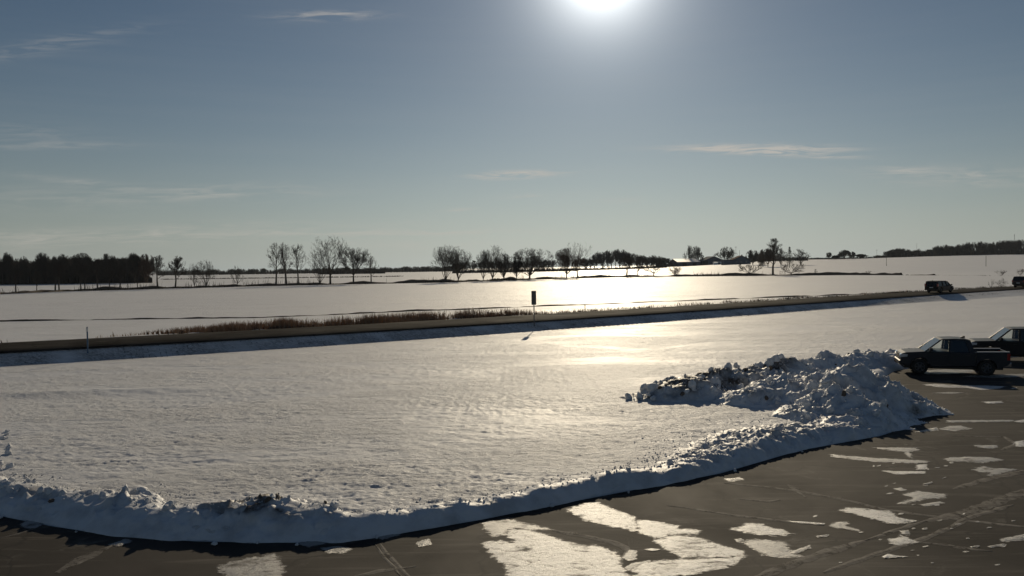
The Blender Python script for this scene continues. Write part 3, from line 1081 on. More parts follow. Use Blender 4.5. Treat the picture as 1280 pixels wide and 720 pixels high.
def mound_thing(name, label, mounds, pad, zfun, rough, dirt, nclod, csize, seed, zlow=-.02, extra_soil=0.1, crn=1500):
    """one heap grown from overlapping mounds: (X, Y, h, rx, ry, rot)"""
    rg = random.Random(seed)
    xs = [a[0] for a in mounds]
    ys = [a[1] for a in mounds]
    x0, x1, y0, y1 = min(xs) - pad, max(xs) + pad, min(ys) - pad, max(ys) + pad
    st = .065
    gx, gy = np.arange(x0, x1, st), np.arange(y0, y1, st)
    x, y = np.meshgrid(gx, gy, indexing='ij')
    wx = x + .35 * fbm(x * .8, y * .8, seed, 3)
    wy = y + .35 * fbm(x * .8 + 30, y * .8, seed, 3)
    acc = np.zeros_like(x)
    for (mx, my, h, rx, ry, ro) in mounds:
        c, s = math.cos(ro), math.sin(ro)
        dx, dy = wx - mx, wy - my
        a = (dx * c + dy * s) / rx
        b = (-dx * s + dy * c) / ry
        r_ = np.sqrt(a * a + b * b)
        e = np.clip(1 - r_, 0, 1)
        hh = h * (1 - (1 - e) ** 1.7) * 1.0
        acc = np.maximum(acc, hh)
    g = np.clip(acc * 3.0, 0, 1)
    lump = -billow(x * .8, y * .8, seed, 4, .5)
    lump2 = -billow(x * 3.4, y * 3.4, seed + 2, 4, .58)
    lump -= np.percentile(lump, 70)
    lump2 -= np.percentile(lump2, 60)
    calm = np.maximum(sstep(-.3, .4, fbm(x * .42, y * .42, seed + 9, 3)), .3)
    z = acc + rough * g * (lump * (.35 + .35 * calm) + lump2 * (.03 + .15 * calm) + .30 * fbm(x * .6, y * .6, seed + 4, 3)) * np.clip(.45 + acc, 0, 1.3)
    fine = rough * g * (.02 + .07 * calm)
    bx = x + fine * fbm(x * 3, y * 3, z * 3, 3) * 1.6
    by = y + fine * fbm(x * 3 + 50, y * 3, z * 3, 3) * 1.6
    base = zfun(x, y)
    zz = np.where(acc > .01, base + np.maximum(z, 0) - .08, base - .15)
    keep = acc > .004
    V = np.stack([bx, by, zz], -1).reshape(-1, 3)
    n, m = x.shape
    i = np.arange(n - 1)[:, None]
    j = np.arange(m - 1)[None]
    F = np.stack([i * m + j, (i + 1) * m + j, (i + 1) * m + j + 1, i * m + j + 1], -1).reshape(-1, 4)
    kf = keep.ravel()[F].any(1)
    F = F[kf]
    used = np.unique(F)
    remap = np.full(len(V), -1)
    remap[used] = np.arange(len(used))
    o = kids(name, np_mesh(name, V[used], remap[F], MT['bank'], True))
    tag(o, label, 'snow pile')
    so_ = np.clip((fbm(x * .9, y * .9, z * 1.5 + seed, 4) + dirt(x, y)), 0, 1) * g
    a = o.data.attributes.new('soil', 'FLOAT', 'POINT')
    a.data.foreach_set('value', so_.ravel()[used].astype(np.float32))
    idx = np.argwhere(acc > .12)
    for k in range(nclod):
        a_, b_ = idx[rg.randrange(len(idx))]
        r_ = rg.choice(csize)
        sl = rg.random() < extra_soil
        r_ = min(r_, .11) if sl else r_
        clod(o, Vector((bx[a_, b_], by[a_, b_], zz[a_, b_] + r_ * .3)), r_, sl)
    idx = np.argwhere(acc > .02)
    cr = []
    for k in range(crn):
        a_, b_ = idx[rg.randrange(len(idx))]
        cr.append((bx[a_, b_], by[a_, b_], zz[a_, b_] + .005, rg.uniform(.02, .07)))
    crumbs(o, cr)
    return o


def mnd(px, topy, depth, rx, ry, ro=0.0, zb=0.0):
    p = AT(px, topy, depth)
    return (p.x, p.y, p.z - zb, rx, ry, ro)


def zmix(x, y):
    ins = in_poly(x, y, LOT_POLY)
    d = np.minimum(poly_dist(x, y, LOT_POLY) / .8, 1)
    return np.where(ins, 0, FIELD_Z * d)


big = [mnd(1072, 460, 31.6, 2.1, 2.2), mnd(1052, 464, 31.8, 1.7, 1.9), mnd(1092, 466, 31.4, 2.2, 2.0), mnd(1112, 478, 31.2, 2.1, 2.0), mnd(1138, 494, 31.0, 1.5, 1.5), mnd(1158, 504, 31.0, 1.0, .9),
       mnd(1026, 473, 32.2, 1.8, 1.8), mnd(1005, 487, 32.0, 1.8, 1.8), mnd(1040, 490, 29.6, 1.9, 1.7), mnd(1060, 495, 29.2, 1.8, 1.6), mnd(1088, 508, 28.4, 1.5, 1.3), mnd(1020, 507, 29.0, 1.8, 1.5),
       mnd(1112, 515, 28.9, 1.3, 1.2), mnd(1056, 525, 27.6, 1.5, 1.1)]
mound_thing('snow_pile', 'largest and tallest heap of plowed snow at the lot corner in front of the pickup', big, 3.2, zmix, .75,
            lambda x, y: -.35 + 0 * x, 70, [.05, .06, .08, .10, .14, .2], 21, extra_soil=.06)
midp = [mnd(985, 475, 32.8, 2.0, 1.9), mnd(965, 479, 32.6, 1.9, 1.8), mnd(945, 487, 32.4, 1.8, 1.6), mnd(1000, 472, 33.6, 1.8, 1.9), mnd(922, 496, 32.4, 1.5, 1.2)]
mound_thing('snow_pile', 'middle mound of clean plowed snow between the dark back ridge and the tallest heap', midp, 2.6, lambda x, y: FIELD_Z + 0 * x, .55,
            lambda x, y: -.3 + 0 * x, 40, [.05, .07, .1, .15], 33, extra_soil=.08, crn=500)
backr = [mnd(818, 493, 33.4, 1.6, 1.2, .2), mnd(838, 482, 33.9, 1.7, 1.6, .2), mnd(860, 471, 34.4, 1.9, 1.9), mnd(878, 473, 34.8, 1.8, 2.0), mnd(902, 465, 35.4, 1.8, 2.1), mnd(928, 463, 36.2, 1.9, 2.1), mnd(950, 464, 37.0, 1.7, 1.9),
         mnd(968, 456, 38.0, 1.5, 1.7), mnd(985, 448, 38.8, 1.7, 1.7)]
mound_thing('snow_pile', 'dark soil-streaked ridge of plowed snow reaching left into the white field', backr, 2.8, lambda x, y: FIELD_Z + 0 * x, .62,
            lambda x, y: .62 - .07 * np.maximum(x - 9.5, 0), 90, [.06, .09, .13, .18, .24], 45, extra_soil=.2, crn=900)
farp = [mnd(1005, 454, 40.6, 1.5, 1.5), mnd(1018, 448, 41.4, 1.7, 1.6), mnd(1032, 444.5, 42.0, 1.7, 1.6), mnd(1050, 448, 42.6, 1.6, 1.4), mnd(1070, 444, 43.4, 1.7, 1.5), mnd(1086, 442, 44.2, 1.6, 1.5), mnd(1106, 441, 45.4, 1.7, 1.4), mnd(1126, 441, 46.2, 1.7, 1.4), mnd(1146, 439, 47, 1.6, 1.2)]
mound_thing('snow_pile', 'farthest ridge of lumpy plowed snow running to the nose of the pickup', farp, 2.4, lambda x, y: FIELD_Z + 0 * x, .55,
            lambda x, y: -.12 + 0 * x, 60, [.06, .09, .13, .18], 57, extra_soil=.15, crn=700)

# ------------------------------------------------------------------ roadside: sign, marker, furrow, grass, brush


def verge(px, off):
    """a point beside the road: px along the photograph, off metres beyond its near edge"""
    best = None
    for q, nr in zip(ROAD, RNOR):
        p = q + nr * off
        if p[1] < 5:
            continue
        x, _ = project((p[0], p[1], RD_Z))
        if best is None or abs(x - px) < best[0]:
            best = (abs(x - px), p)
    p = best[1]
    return Vector((p[0], p[1], HZ(p[0], p[1])))


def build_sign():
    p = verge(669.5, -1.0)
    dep = p.y
    top = AT(669.5, 363.5, dep).z - p.z
    bot = AT(669.5, 381, dep).z - p.z
    t = thing('road_sign', p, 'tall narrow dark sign board seen from behind on a thin post beside the road', 'sign')
    t.rotation_euler = (0, 0, R(8))
    mb = MB()
    mb.box((-.042, -.045, -.3), (.042, -.036, top - .05))
    mb.box((-.042, -.036, -.3), (-.034, .0, top - .05))
    mb.box((.034, -.036, -.3), (.042, .0, top - .05))
    mb.build('post', MT['post'], t)
    bm = MB()
    w, h = .21, top
    prof = [(-w, bot + .03), (-w + .03, bot), (w - .03, bot), (w, bot + .03), (w, h - .03), (w - .03, h), (-w + .03, h), (-w, h - .03)]
    bm.prism(prof, .002, .012)
    bm.build('board', MT['board'], t)
    for z in (bot + .2, (top + bot) / 2, top - .25):
        b = MB()
        b.box((-.17, -.024, z - .025), (.17, .0015, z + .025))
        b.build('bracket', MT['post'], t)


build_sign()


def build_marker():
    p = verge(108.5, -.9)
    top = AT(108.5, 408.5, p.y).z - p.z
    t = thing('marker_post', p, 'thin bluish marker post standing alone beside the road at left', 'marker post')
    mb = MB()
    mb.lathe([(.045, -.25), (.045, top - .04), (.035, top), (.0, top + .005)], 10, 'z')
    mb.build('post', MT['blue'], t, True)
    b = MB()
    b.box((-.055, -.055, top - .30), (.055, -.047, top - .06))
    b.build('reflector', MT['white'], t)


build_marker()


def build_stake():
    p = verge(731, RW + 2.2)
    top = AT(731, 381, p.y).z - p.z
    t = thing('wooden_stake', p, 'short thin stake in the snow on the far verge of the road', 'stake')
    mb = MB()
    mb.tube((0, 0, -.2), (0.01, 0, top), .05, .045, 6)
    mb.build('shaft', MT['wood'], t)
    b = MB()
    b.lathe([(.0, top + .04), (.05, top + .01), (.055, top - .06)], 8, 'z')
    b.build('cap', MT['wood'], t)


build_stake()


def blades(name, pts, hts, mat, width=.03, lean=.35, seed=1, fan=1):
    rg = np.random.default_rng(seed)
    n = len(pts)
    P = np.asarray(pts)
    H = np.asarray(hts)
    a = rg.uniform(0, 6.283, n)
    l = rg.normal(0, lean, n) * H
    wd = width * rg.uniform(.6, 1.4, n)
    b = rg.uniform(0, 6.283, n)
    d = np.stack([np.cos(a), np.sin(a), 0 * a], 1)
    s = np.stack([np.cos(b), np.sin(b), 0 * b], 1)
    up_ = np.array([0, 0, 1.0])
    v0 = P - s * wd[:, None] * .5
    v1 = P + s * wd[:, None] * .5
    mid = P + d * (l * .35)[:, None] + up_ * (H * .6)[:, None]
    v2 = mid + s * wd[:, None] * .4
    v3 = mid - s * wd[:, None] * .4
    v4 = P + d * l[:, None] + up_ * H[:, None]
    V = np.stack([v0, v1, v2, v3, v4], 1).reshape(-1, 3)
    k = np.arange(n)[:, None] * 5
    F = np.concatenate([k + np.array([[0, 1, 2]]), k + np.array([[0, 2, 3]]), k + np.array([[3, 2, 4]])])
    o = kids(name, np_mesh(name, V, F, mat))
    return o


def build_grass():
    rg = np.random.default_rng(4)
    # the tall rust-brown strip on the far verge
    tot = 190000
    x = rg.uniform(-36, 75, tot)
    k = np.interp(x, ROAD[:, 0], np.arange(len(ROAD)))
    ki = k.astype(int)
    off = RW + .8 + np.abs(rg.normal(0, 1, tot)) * 3.4
    P = ROAD[ki] + RNOR[ki] * off[:, None]
    px = 640 + 1000 * P[:, 0] / P[:, 1]
    dens = np.interp(px, [110, 165, 200, 300, 480, 560, 640, 700, 900, 1180], [0, .15, .55, .8, .75, .45, .26, .09, .07, .03])
    cl = .5 + 1.5 * fbm(P[:, 0] * .28, P[:, 1] * .45, 1.5, 4)
    wmax = np.interp(px, [150, 300, 420, 640, 760], [4.5, 6.5, 5.5, 3.2, 1.8])
    keep = (rg.random(tot) < dens * np.clip(cl + .25, 0, 1)) & (off - RW < wmax)
    keep &= rg.random(tot) < np.where(px < 380, np.clip((off - RW - .8) / 1.4, .12, 1), 1)
    P = P[keep]
    z = terrain(P[:, 0], P[:, 1])
    h = rg.uniform(.25, .9, len(P)) * np.clip(.55 + .8 * cl[keep], .3, 1.3) * np.interp(px[keep], [600, 700], [1, .5]) * np.interp(px[keep], [110, 260, 330], [.35, .75, 1])
    o = blades('dry_grass', np.column_stack([P, z - .04]), h, MT['grass'], .04, .3, 2)
    tag(o, 'rust brown dry grass standing along the far verge of the road', 'grass', kind='stuff')
    # sparse darker stems along the rest of both verges
    tot = 26000
    x = rg.uniform(-60, 120, tot)
    ki = np.interp(x, ROAD[:, 0], np.arange(len(ROAD))).astype(int)
    off = np.where(rg.random(tot) < .6, RW + .3 + np.abs(rg.normal(0, 1.3, tot)), -rg.uniform(.1, 2.2, tot))
    P = ROAD[ki] + RNOR[ki] * off[:, None]
    cl = fbm(P[:, 0] * .18, P[:, 1] * .3, 9.5, 4)
    keep = cl > np.where(off < 0, -.05, .05)
    P, off = P[keep], off[keep]
    z = terrain(P[:, 0], P[:, 1])
    h = np.where(off < 0, rg.uniform(.04, .10, len(P)), rg.uniform(.1, .42, len(P)))
    o = blades('verge_stubble', np.column_stack([P, z - .03]), h, MT['brush'], .035, .4, 3)
    tag(o, 'sparse dark weed stubble poking through snow along the road verges', 'weeds', kind='stuff')


build_grass()


def px_line(pts, step=.5, z=FIELD_Z):
    P = [[*G(a, b, z)] for a, b in pts]
    return resample(P, step)[0]


def build_furrow():
    L = px_line([(-40, 403.3), (0, 402), (110, 400), (320, 397.2), (420, 393.5), (520, 388.6), (600, 386.4), (660, 383.6), (760, 380), (840, 376.8), (980, 371.3), (1060, 368.7), (1130, 365.5)], .35)
    n = len(L)
    rg = np.random.default_rng(8)
    T = np.gradient(L[:, :2], axis=0)
    T /= np.linalg.norm(T, axis=1)[:, None]
    NR = np.stack([-T[:, 1], T[:, 0]], 1)
    z = terrain(L[:, 0], L[:, 1])
    V = []
    hh = .13 * np.clip(.8 + 1.3 * fbm(L[:, 0] * .15, L[:, 1] * .15, 2, 3), .25, 1.6)
    for o_, k in ((-.28, 0), (-.12, .8), (.02, 1), (.2, .7), (.4, 0)):
        w = o_ + .05 * rg.normal(size=n)
        V.append(np.column_stack([L[:, 0] + NR[:, 0] * w, L[:, 1] + NR[:, 1] * w, z - .05 + (hh + .05) * k]))
    V = np.stack(V, 1).reshape(-1, 3)
    m = 5
    i = np.arange(n - 1)[:, None]
    j = np.arange(m - 1)[None]
    F = np.stack([i * m + j, (i + 1) * m + j, (i + 1) * m + j + 1, i * m + j + 1], -1).reshape(-1, 4)
    tag(kids('field_furrow', np_mesh('field_furrow', V, F, MT['soil'], True)), kind='structure')


build_furrow()

HEDGE_PX = [(-70, 371.5), (0, 367.6), (80, 364.4), (200, 361), (320, 357.8), (450, 355), (560, 353), (660, 349.8), (760, 346.8), (840, 345.6), (960, 344.6), (1060, 343.8), (1160, 344), (1275, 345), (1340, 346)]
HEDGE = px_line(HEDGE_PX, 1.0)
HEDGE_PXX = np.array([project((p[0], p[1], HZ(p[0], p[1])))[0] for p in HEDGE])


def hedge_pt(px, back=0.0):
    i = int(np.argmin(np.abs(HEDGE_PXX - px)))
    p = HEDGE[i]
    return on_ground(px, p[1] + back)


def ridge(name, L, h, w, mat, seed=1):
    n = len(L)
    rg = np.random.default_rng(seed)
    T = np.gradient(L[:, :2], axis=0)
    T /= np.linalg.norm(T, axis=1)[:, None]
    NR = np.stack([-T[:, 1], T[:, 0]], 1)
    z = terrain(L[:, 0], L[:, 1], False)
    hh = h * np.clip(.8 + .9 * fbm(L[:, 0] * .08, L[:, 1] * .08, seed, 4), .38, 1.6)
    V = []
    for o_, k in ((-.5, 0), (-.28, .8), (0, 1), (.28, .75), (.5, 0)):
        ww = o_ * w + .08 * w * rg.normal(size=n)
        V.append(np.column_stack([L[:, 0] + NR[:, 0] * ww, L[:, 1] + NR[:, 1] * ww, z - .06 + (hh + .06) * k]))
    V = np.stack(V, 1).reshape(-1, 3)
    i = np.arange(n - 1)[:, None]
    j = np.arange(4)[None]
    F = np.stack([i * 5 + j, (i + 1) * 5 + j, (i + 1) * 5 + j + 1, i * 5 + j + 1], -1).reshape(-1, 4)
    return tag(kids(name, np_mesh(name, V, F, MT[mat], True)), kind='structure')


def build_hedge_brush():
    rg = np.random.default_rng(12)
    ridge('earth_bank', HEDGE[(HEDGE_PXX < 1128)], .95, 2.4, 'soil', 3)
    ridge('earth_bank', HEDGE[(HEDGE_PXX > 1138) & (HEDGE_PXX < 1170)], .5, 1.8, 'soil', 4)
    n = len(HEDGE)
    tot = 16000
    k = rg.integers(0, n - 1, tot)
    f = rg.random(tot)[:, None]
    P = HEDGE[k][:, :2] * (1 - f) + HEDGE[k + 1][:, :2] * f
    P[:, 1] += rg.normal(0, 1.1, tot)
    px = 640 + 1000 * P[:, 0] / P[:, 1]
    cl = fbm(P[:, 0] * .05, P[:, 1] * .05, 2.2, 4)
    gap = np.interp(px, [1000, 1120, 1130, 1160, 1180, 1240], [0, 0, .6, .0, .75, .55])
    keep = rg.random(tot) > gap
    keep &= ~((px > 1110) & (cl < .0) & (rg.random(tot) < .8))
    P, px, cl = P[keep], px[keep], cl[keep]
    z = terrain(P[:, 0], P[:, 1], False)
    h = rg.uniform(.35, 1.0, len(P)) * np.clip(.75 + cl, .4, 1.5) * np.interp(px, [0, 900, 1000, 1280], [1, 1, .7, .55])
    o = blades('hedge_brush', np.column_stack([P, z - .1]), h, MT['brush'], .30, .4, 5)
    tag(o, 'dark low brush line across the white fields under the row of bare trees', 'brush', kind='stuff')
    # taller scraps between the trunks
    tot = 3000
    k = rg.integers(0, n - 1, tot)
    P = HEDGE[k][:, :2] + rg.normal(0, 1.0, (tot, 2))
    px = 640 + 1000 * P[:, 0] / P[:, 1]
    cl = fbm(P[:, 0] * .06, P[:, 1] * .06, 7.2, 3)
    keep = (cl > .06) & (px < 1010)
    P = P[keep]
    z = terrain(P[:, 0], P[:, 1], False)
    h = rg.uniform(.8, 3.4, len(P)) * rg.uniform(.4, 1, len(P))
    o = blades('hedge_saplings', np.column_stack([P, z - .1]), h, MT['brush'], .11, .25, 6)
    tag(o, 'thin leafless saplings standing among the brush line between larger trunks', 'saplings', kind='stuff')
    # mid-field ditch line behind it, left of centre
    L = px_line([(205, 349.5), (310, 348.2), (380, 347.4), (450, 346.6), (500, 345.8)], 1.0)
    kk = rg.integers(0, len(L), 1800)
    P = L[kk][:, :2] + rg.normal(0, 1.2, (1800, 2))
    z = terrain(P[:, 0], P[:, 1], False)
    o = blades('ditch_brush', np.column_stack([P, z - .05]), rg.uniform(.3, .9, 1800), MT['brush'], .3, .4, 7)
    tag(o, 'thin dark ditch line of weeds across the snow behind the tree row at left', 'weeds', kind='stuff')


build_hedge_brush()

# ------------------------------------------------------------------ trees


def raw_tree(seed, shape='oak', dens=1.0, twig=.03):
    """returns (trunk MB, crown MB) for a tree about 10 m high"""
    rg = random.Random(seed)
    tk, cr = MB(), MB()
    S = {
        'oak': dict(th=2.6, limbs=8, ang=(18, 62), ln=(4.6, 7.2), lead=.5),
        'tall': dict(th=3.0, limbs=12, ang=(18, 48), ln=(2.2, 3.8), lead=6.0),
        'dome': dict(th=1.5, limbs=11, ang=(8, 72), ln=(5.0, 7.0), lead=.3),
        'vase': dict(th=1.0, limbs=8, ang=(5, 38), ln=(6.5, 8.6), lead=.3),
        'shrub': dict(th=.2, limbs=9, ang=(5, 55), ln=(6, 9), lead=.2),
        'spread': dict(th=1.6, limbs=8, ang=(45, 80), ln=(4.5, 6.5), lead=.3),
    }[shape]

    def perp(d):
        a = d.cross(Vector((rg.uniform(-1, 1), rg.uniform(-1, 1), rg.uniform(-1, 1))))
        return a.normalized() if a.length > 1e-3 else Vector((1, 0, 0))

    def branch(p, d, L, r, lev):
        segs = 4 if lev <= 1 else (3 if lev == 2 else 1)
        pts = [p]
        q = p
        dd = d
        for s in range(segs):
            dd = (dd + perp(dd) * rg.uniform(0, .22) + Vector((0, 0, .10 if lev < 3 else .03))).normalized()
            q2 = q + dd * (L / segs)
            f0, f1 = 1 - .75 * s / segs, 1 - .75 * (s + 1) / segs
            cr.tube(q, q2, max(r * f0, twig * .5), max(r * f1, twig * .45), 5 if lev == 1 else 3, False)
            q = q2
            pts.append(q)
        if lev >= 4:
            for k in range(3):
                f = rg.uniform(.2, 1)
                b = pts[0].lerp(pts[-1], f)
                nd = (dd + perp(dd) * rg.uniform(.5, 1.2) + Vector((0, 0, .15))).normalized() * L * rg.uniform(.5, .9)
                sd = perp(nd) * twig * .55
                cr.add([b - sd, b + sd, b + nd], [(0, 1, 2)])
            return
        n = {1: 7, 2: 6, 3: 5}[lev] * dens
        n = int(n) + (1 if rg.random() < n - int(n) else 0)
        for k in range(n):
            t = rg.uniform(.25, 1.0) if k else 1.0
            i = min(int(t * segs), segs - 1)
            b = pts[i].lerp(pts[i + 1], t * segs - i)
            base = (pts[i + 1] - pts[i]).normalized()
            ang = R(rg.uniform(18, 58)) if k else R(rg.uniform(0, 18))
            a = perp(base)
            nd = (base * math.cos(ang) + a * math.sin(ang) + Vector((0, 0, .12))).normalized()
            branch(b, nd, L * rg.uniform(.36, .6), max(r * .5 * (1 - .4 * t), twig), lev + 1)

    lean = Vector((rg.uniform(-.08, .08), rg.uniform(-.08, .08), 1)).normalized()
    th = S['th']
    R0 = .26
    p = Vector((0, 0, -.3))
    q = Vector((0, 0, 0)) + lean * th
    tk.tube(p, p.lerp(q, .12), R0 * 1.45, R0 * 1.1, 7, False)
    tk.tube(p.lerp(q, .12), q, R0 * 1.1, R0 * .85, 7, False)
    top = q
    lead = S['lead']
    if lead > 1:
        for k in range(4):
            nx = top + (lean + Vector((rg.uniform(-.15, .15), rg.uniform(-.15, .15), 0))).normalized() * lead / 4
            tk.tube(top, nx, R0 * (.85 - .18 * k), R0 * (.67 - .18 * k), 6, False)
            top = nx
    n = S['limbs']
    for k in range(n):
        az = 2 * math.pi * (k * .382 + rg.uniform(-.08, .08))
        f = (k + .5) / n
        ang = R(S['ang'][0] + (S['ang'][1] - S['ang'][0]) * (1 - f if lead > 1 else rg.random()))
        d = Vector((math.cos(az) * math.sin(ang), math.sin(az) * math.sin(ang), math.cos(ang)))
        b = q.lerp(top, f) if lead > 1 else q + Vector((0, 0, rg.uniform(-.3, lead)))
        L = rg.uniform(*S['ln']) * (1.15 - .5 * f if lead > 1 else 1)
        branch(b - d * .05, d, L, R0 * (.5 if lead <= 1 else .33), 1)
    return tk, cr


def fit(tk, cr, H, Wd):
    """scale both meshes so the tree is H high and its crown Wd wide"""
    xs = np.array(cr.v)
    # pull stray shoots back so that the crown keeps a rounded outline
    q = lambda a, v: np.percentile(a, v)
    ctr = np.array([(q(xs[:, 0], 3) + q(xs[:, 0], 97)) / 2, (q(xs[:, 1], 3) + q(xs[:, 1], 97)) / 2, (q(xs[:, 2], 8) + q(xs[:, 2], 98)) / 2])
    rad = np.array([(q(xs[:, 0], 97) - q(xs[:, 0], 3)) / 2, (q(xs[:, 1], 97) - q(xs[:, 1], 3)) / 2, (q(xs[:, 2], 98) - q(xs[:, 2], 8)) / 2])
    e = (xs - ctr) / rad
    rho = np.linalg.norm(e, axis=1)
    lim = .97 if len(cr.v) % 2 else .88
    upper = e[:, 2] > -.35
    new = np.where((rho > lim) & upper, lim + .3 * (1 - np.exp(-(rho - lim) / .3)), rho)
    xs = ctr + e * (new / np.maximum(rho, 1e-6))[:, None] * rad
    cr.v = [tuple(p) for p in xs]
    zt = np.percentile(xs[:, 2], 99.6)
    x0, x1 = np.percentile(xs[:, 0], 1.0), np.percentile(xs[:, 0], 99.0)
    sx = Wd / (x1 - x0)
    sz = H / zt
    cx = (x0 + x1) / 2
    for mb in (tk, cr):
        V = np.array(mb.v)
        z = V[:, 2].copy()
        V[:, 0] *= sx
        V[:, 1] *= sx
        V[:, 2] = z * sz
        mb.v = [tuple(p) for p in V]
    return cx * sx


def bare_tree(px, topy, wpx, shape, label, base=None, group=None, seed=1, dens=1.0, mat='bark', cat='tree', name='bare_tree', twig=.034):
    p = base if base is not None else hedge_pt(px)
    H = AT(px, topy, p.y).z - p.z
    Wd = wpx / 1000 * p.y
    tk, cr = raw_tree(seed, shape, dens, twig / max(H / 10, .4))
    off = fit(tk, cr, H, Wd)
    t = thing(name, p, label, cat, group)
    tk.build('trunk', MT[mat], t)
    cr.build('crown', MT[mat], t)
    return t


HT = [  # px of the trunk, top y, crown width px, shape, seed, density, bark, label
    (197, 319, 22, 'tall', 1, .95, 'bark', 'slender bare tree just right of the dark wood with two upright tops'),
    (219, 320, 19, 'tall', 2, 1.1, 'bark', 'upright bare tree standing alone right of the dark wood, short side limbs'),
    (243, 329, 14, 'vase', 3, .7, 'bark', 'small thin bare tree left of the clump of forked stems'),
    (258, 325, 26, 'vase', 4, .9, 'bark', 'clump of forked bare stems over the brush line left of the small round sapling'),
    (297, 332, 15, 'dome', 5, .7, 'bark', 'small faint bare tree midway between the forked clump and the row of three'),
    (345, 303, 26, 'tall', 6, .75, 'bark', 'left tree of the three tall thin ones, ragged limbs reaching left'),
    (358, 303, 20, 'tall', 7, .8, 'bark', 'middle tree of the three tall thin bare ones in a row'),
    (373, 305, 19, 'tall', 8, .8, 'bark', 'right tree of the three tall thin bare ones in a row'),
    (400, 315, 34, 'vase', 9, .75, 'bark', 'lighter bare tree leaning left beside the tallest broad tree'),
    (413, 295, 50, 'oak', 10, .95, 'bark', 'tallest tree of the brush line, broad rounded open crown on a thick trunk'),
    (442, 309, 38, 'oak', 11, 1.25, 'darkbark', 'dense dark round-topped tree right of the tallest broad tree'),
    (464, 320, 16, 'tall', 12, .6, 'bark', 'thin pale tree at the right end of the left group'),
    (557, 307, 30, 'vase', 13, 1.2, 'bark', 'left half of the twin rounded trees, leaning slightly left'),
    (573, 308, 26, 'vase', 14, 1.2, 'bark', 'right half of the twin rounded trees, upright and fan shaped'),
    (604, 314, 18, 'vase', 15, 1.0, 'bark', 'small upright tree left of the pointed fan-topped tree'),
    (616, 307, 28, 'vase', 16, 1.15, 'bark', 'pointed fan-topped bare tree between the twin trees and the wide dome'),
    (630, 317, 20, 'dome', 17, 1.1, 'bark', 'low rounded bare tree touching the pointed fan-topped tree on its right'),
    (646, 321, 16, 'dome', 18, 1.3, 'darkbark', 'short dark tree tucked under the left side of the wide dome'),
    (662, 310, 46, 'dome', 19, 1.2, 'bark', 'wide dome-shaped bare tree above and left of the roadside sign'),
    (708, 310, 30, 'dome', 20, 1.4, 'bark2', 'dense brownish tree leaning left beside an open spiky one'),
    (722, 302, 34, 'oak', 21, .7, 'bark', 'open spiky bare tree behind the dense brownish one'),
    (783, 318, 16, 'tall', 22, 1.0, 'bark', 'slim dark tree on the brush line before the far grove, leftmost there'),
    (797, 319, 20, 'oak', 23, 1.0, 'bark', 'leaning bare tree on the brush line before the far grove'),
    (817, 321, 26, 'spread', 24, 1.0, 'bark', 'low spreading tree on the brush line at the right end of the far grove'),
    (844, 333, 16, 'shrub', 25, .7, 'bark2', 'small brown multi-stemmed bush on the brush line in front of the barn'),
    (937, 328, 28, 'spread', 26, .8, 'bark', 'low wide-spreading bare tree in front of the farmhouse'),
    (966, 298, 24, 'tall', 27, 1.1, 'bark', 'tall narrow bare tree right of the farmhouse, rounded tip'),
    (989, 326, 30, 'spread', 28, .8, 'bark2', 'low spreading bare tree right in front of the dark conifer'),
    (1019, 336, 5, 'tall', 29, .4, 'bark', 'lone tiny sapling on the brush line right of the conifer'),
]
for px, ty, w, shp, sd_, dn, mt, lb in HT:
    bare_tree(px, ty, w * (1.12 if 550 < px < 730 else 1), shp, lb, None, 'bare trees along the brush line', sd_, dn * .9, mt)
for i, (px, ty, w) in enumerate([(20, 336, 14), (46, 338, 12), (69, 329, 14), (74, 326, 16), (101, 324, 16), (106, 330, 12), (122, 324, 16), (137, 326, 14), (150, 331, 12), (172, 337, 10)]):
    bare_tree(px, ty, w, 'tall', 'slim dark bare tree on the brush line before the dark wood, %s from left' % 'first second third fourth fifth sixth seventh eighth ninth tenth'.split()[i], None, 'slim trees before the dark wood', 60 + i % 3, .6, 'darkbark')
for px, dpt, ty, w, lb in [(1085, 343, 338, 7, 'small lone weed bush on the brush line beyond the van'), (1110, 343, 341, 8, 'faint low weed bush between the lone sapling and the van'), (1252, 289, 337, 15, 'leafless brush bush near the right edge on the far field line'), (1276, 287, 336, 10, 'leafless bush above the red vehicle at the right edge')]:
    b = on_ground(px, dpt)
    bare_tree(px, ty, w, 'shrub', lb, b, 'leafless bushes at right', px, .5, 'bark', 'bush', 'bare_bush', .04)
for px, ty, w, lb in [(1239, 349, 7, 'thin upright weed clump beside the road left of a taller one'), (1252, 347, 14, 'taller leafless weed clump beside the road left of the red vehicle')]:
    bare_tree(px, ty, w, 'shrub', lb, verge(px, RW + 2.2), 'weed clumps beside the road', px, .45, 'bark', 'bush', 'bare_bush', .03)


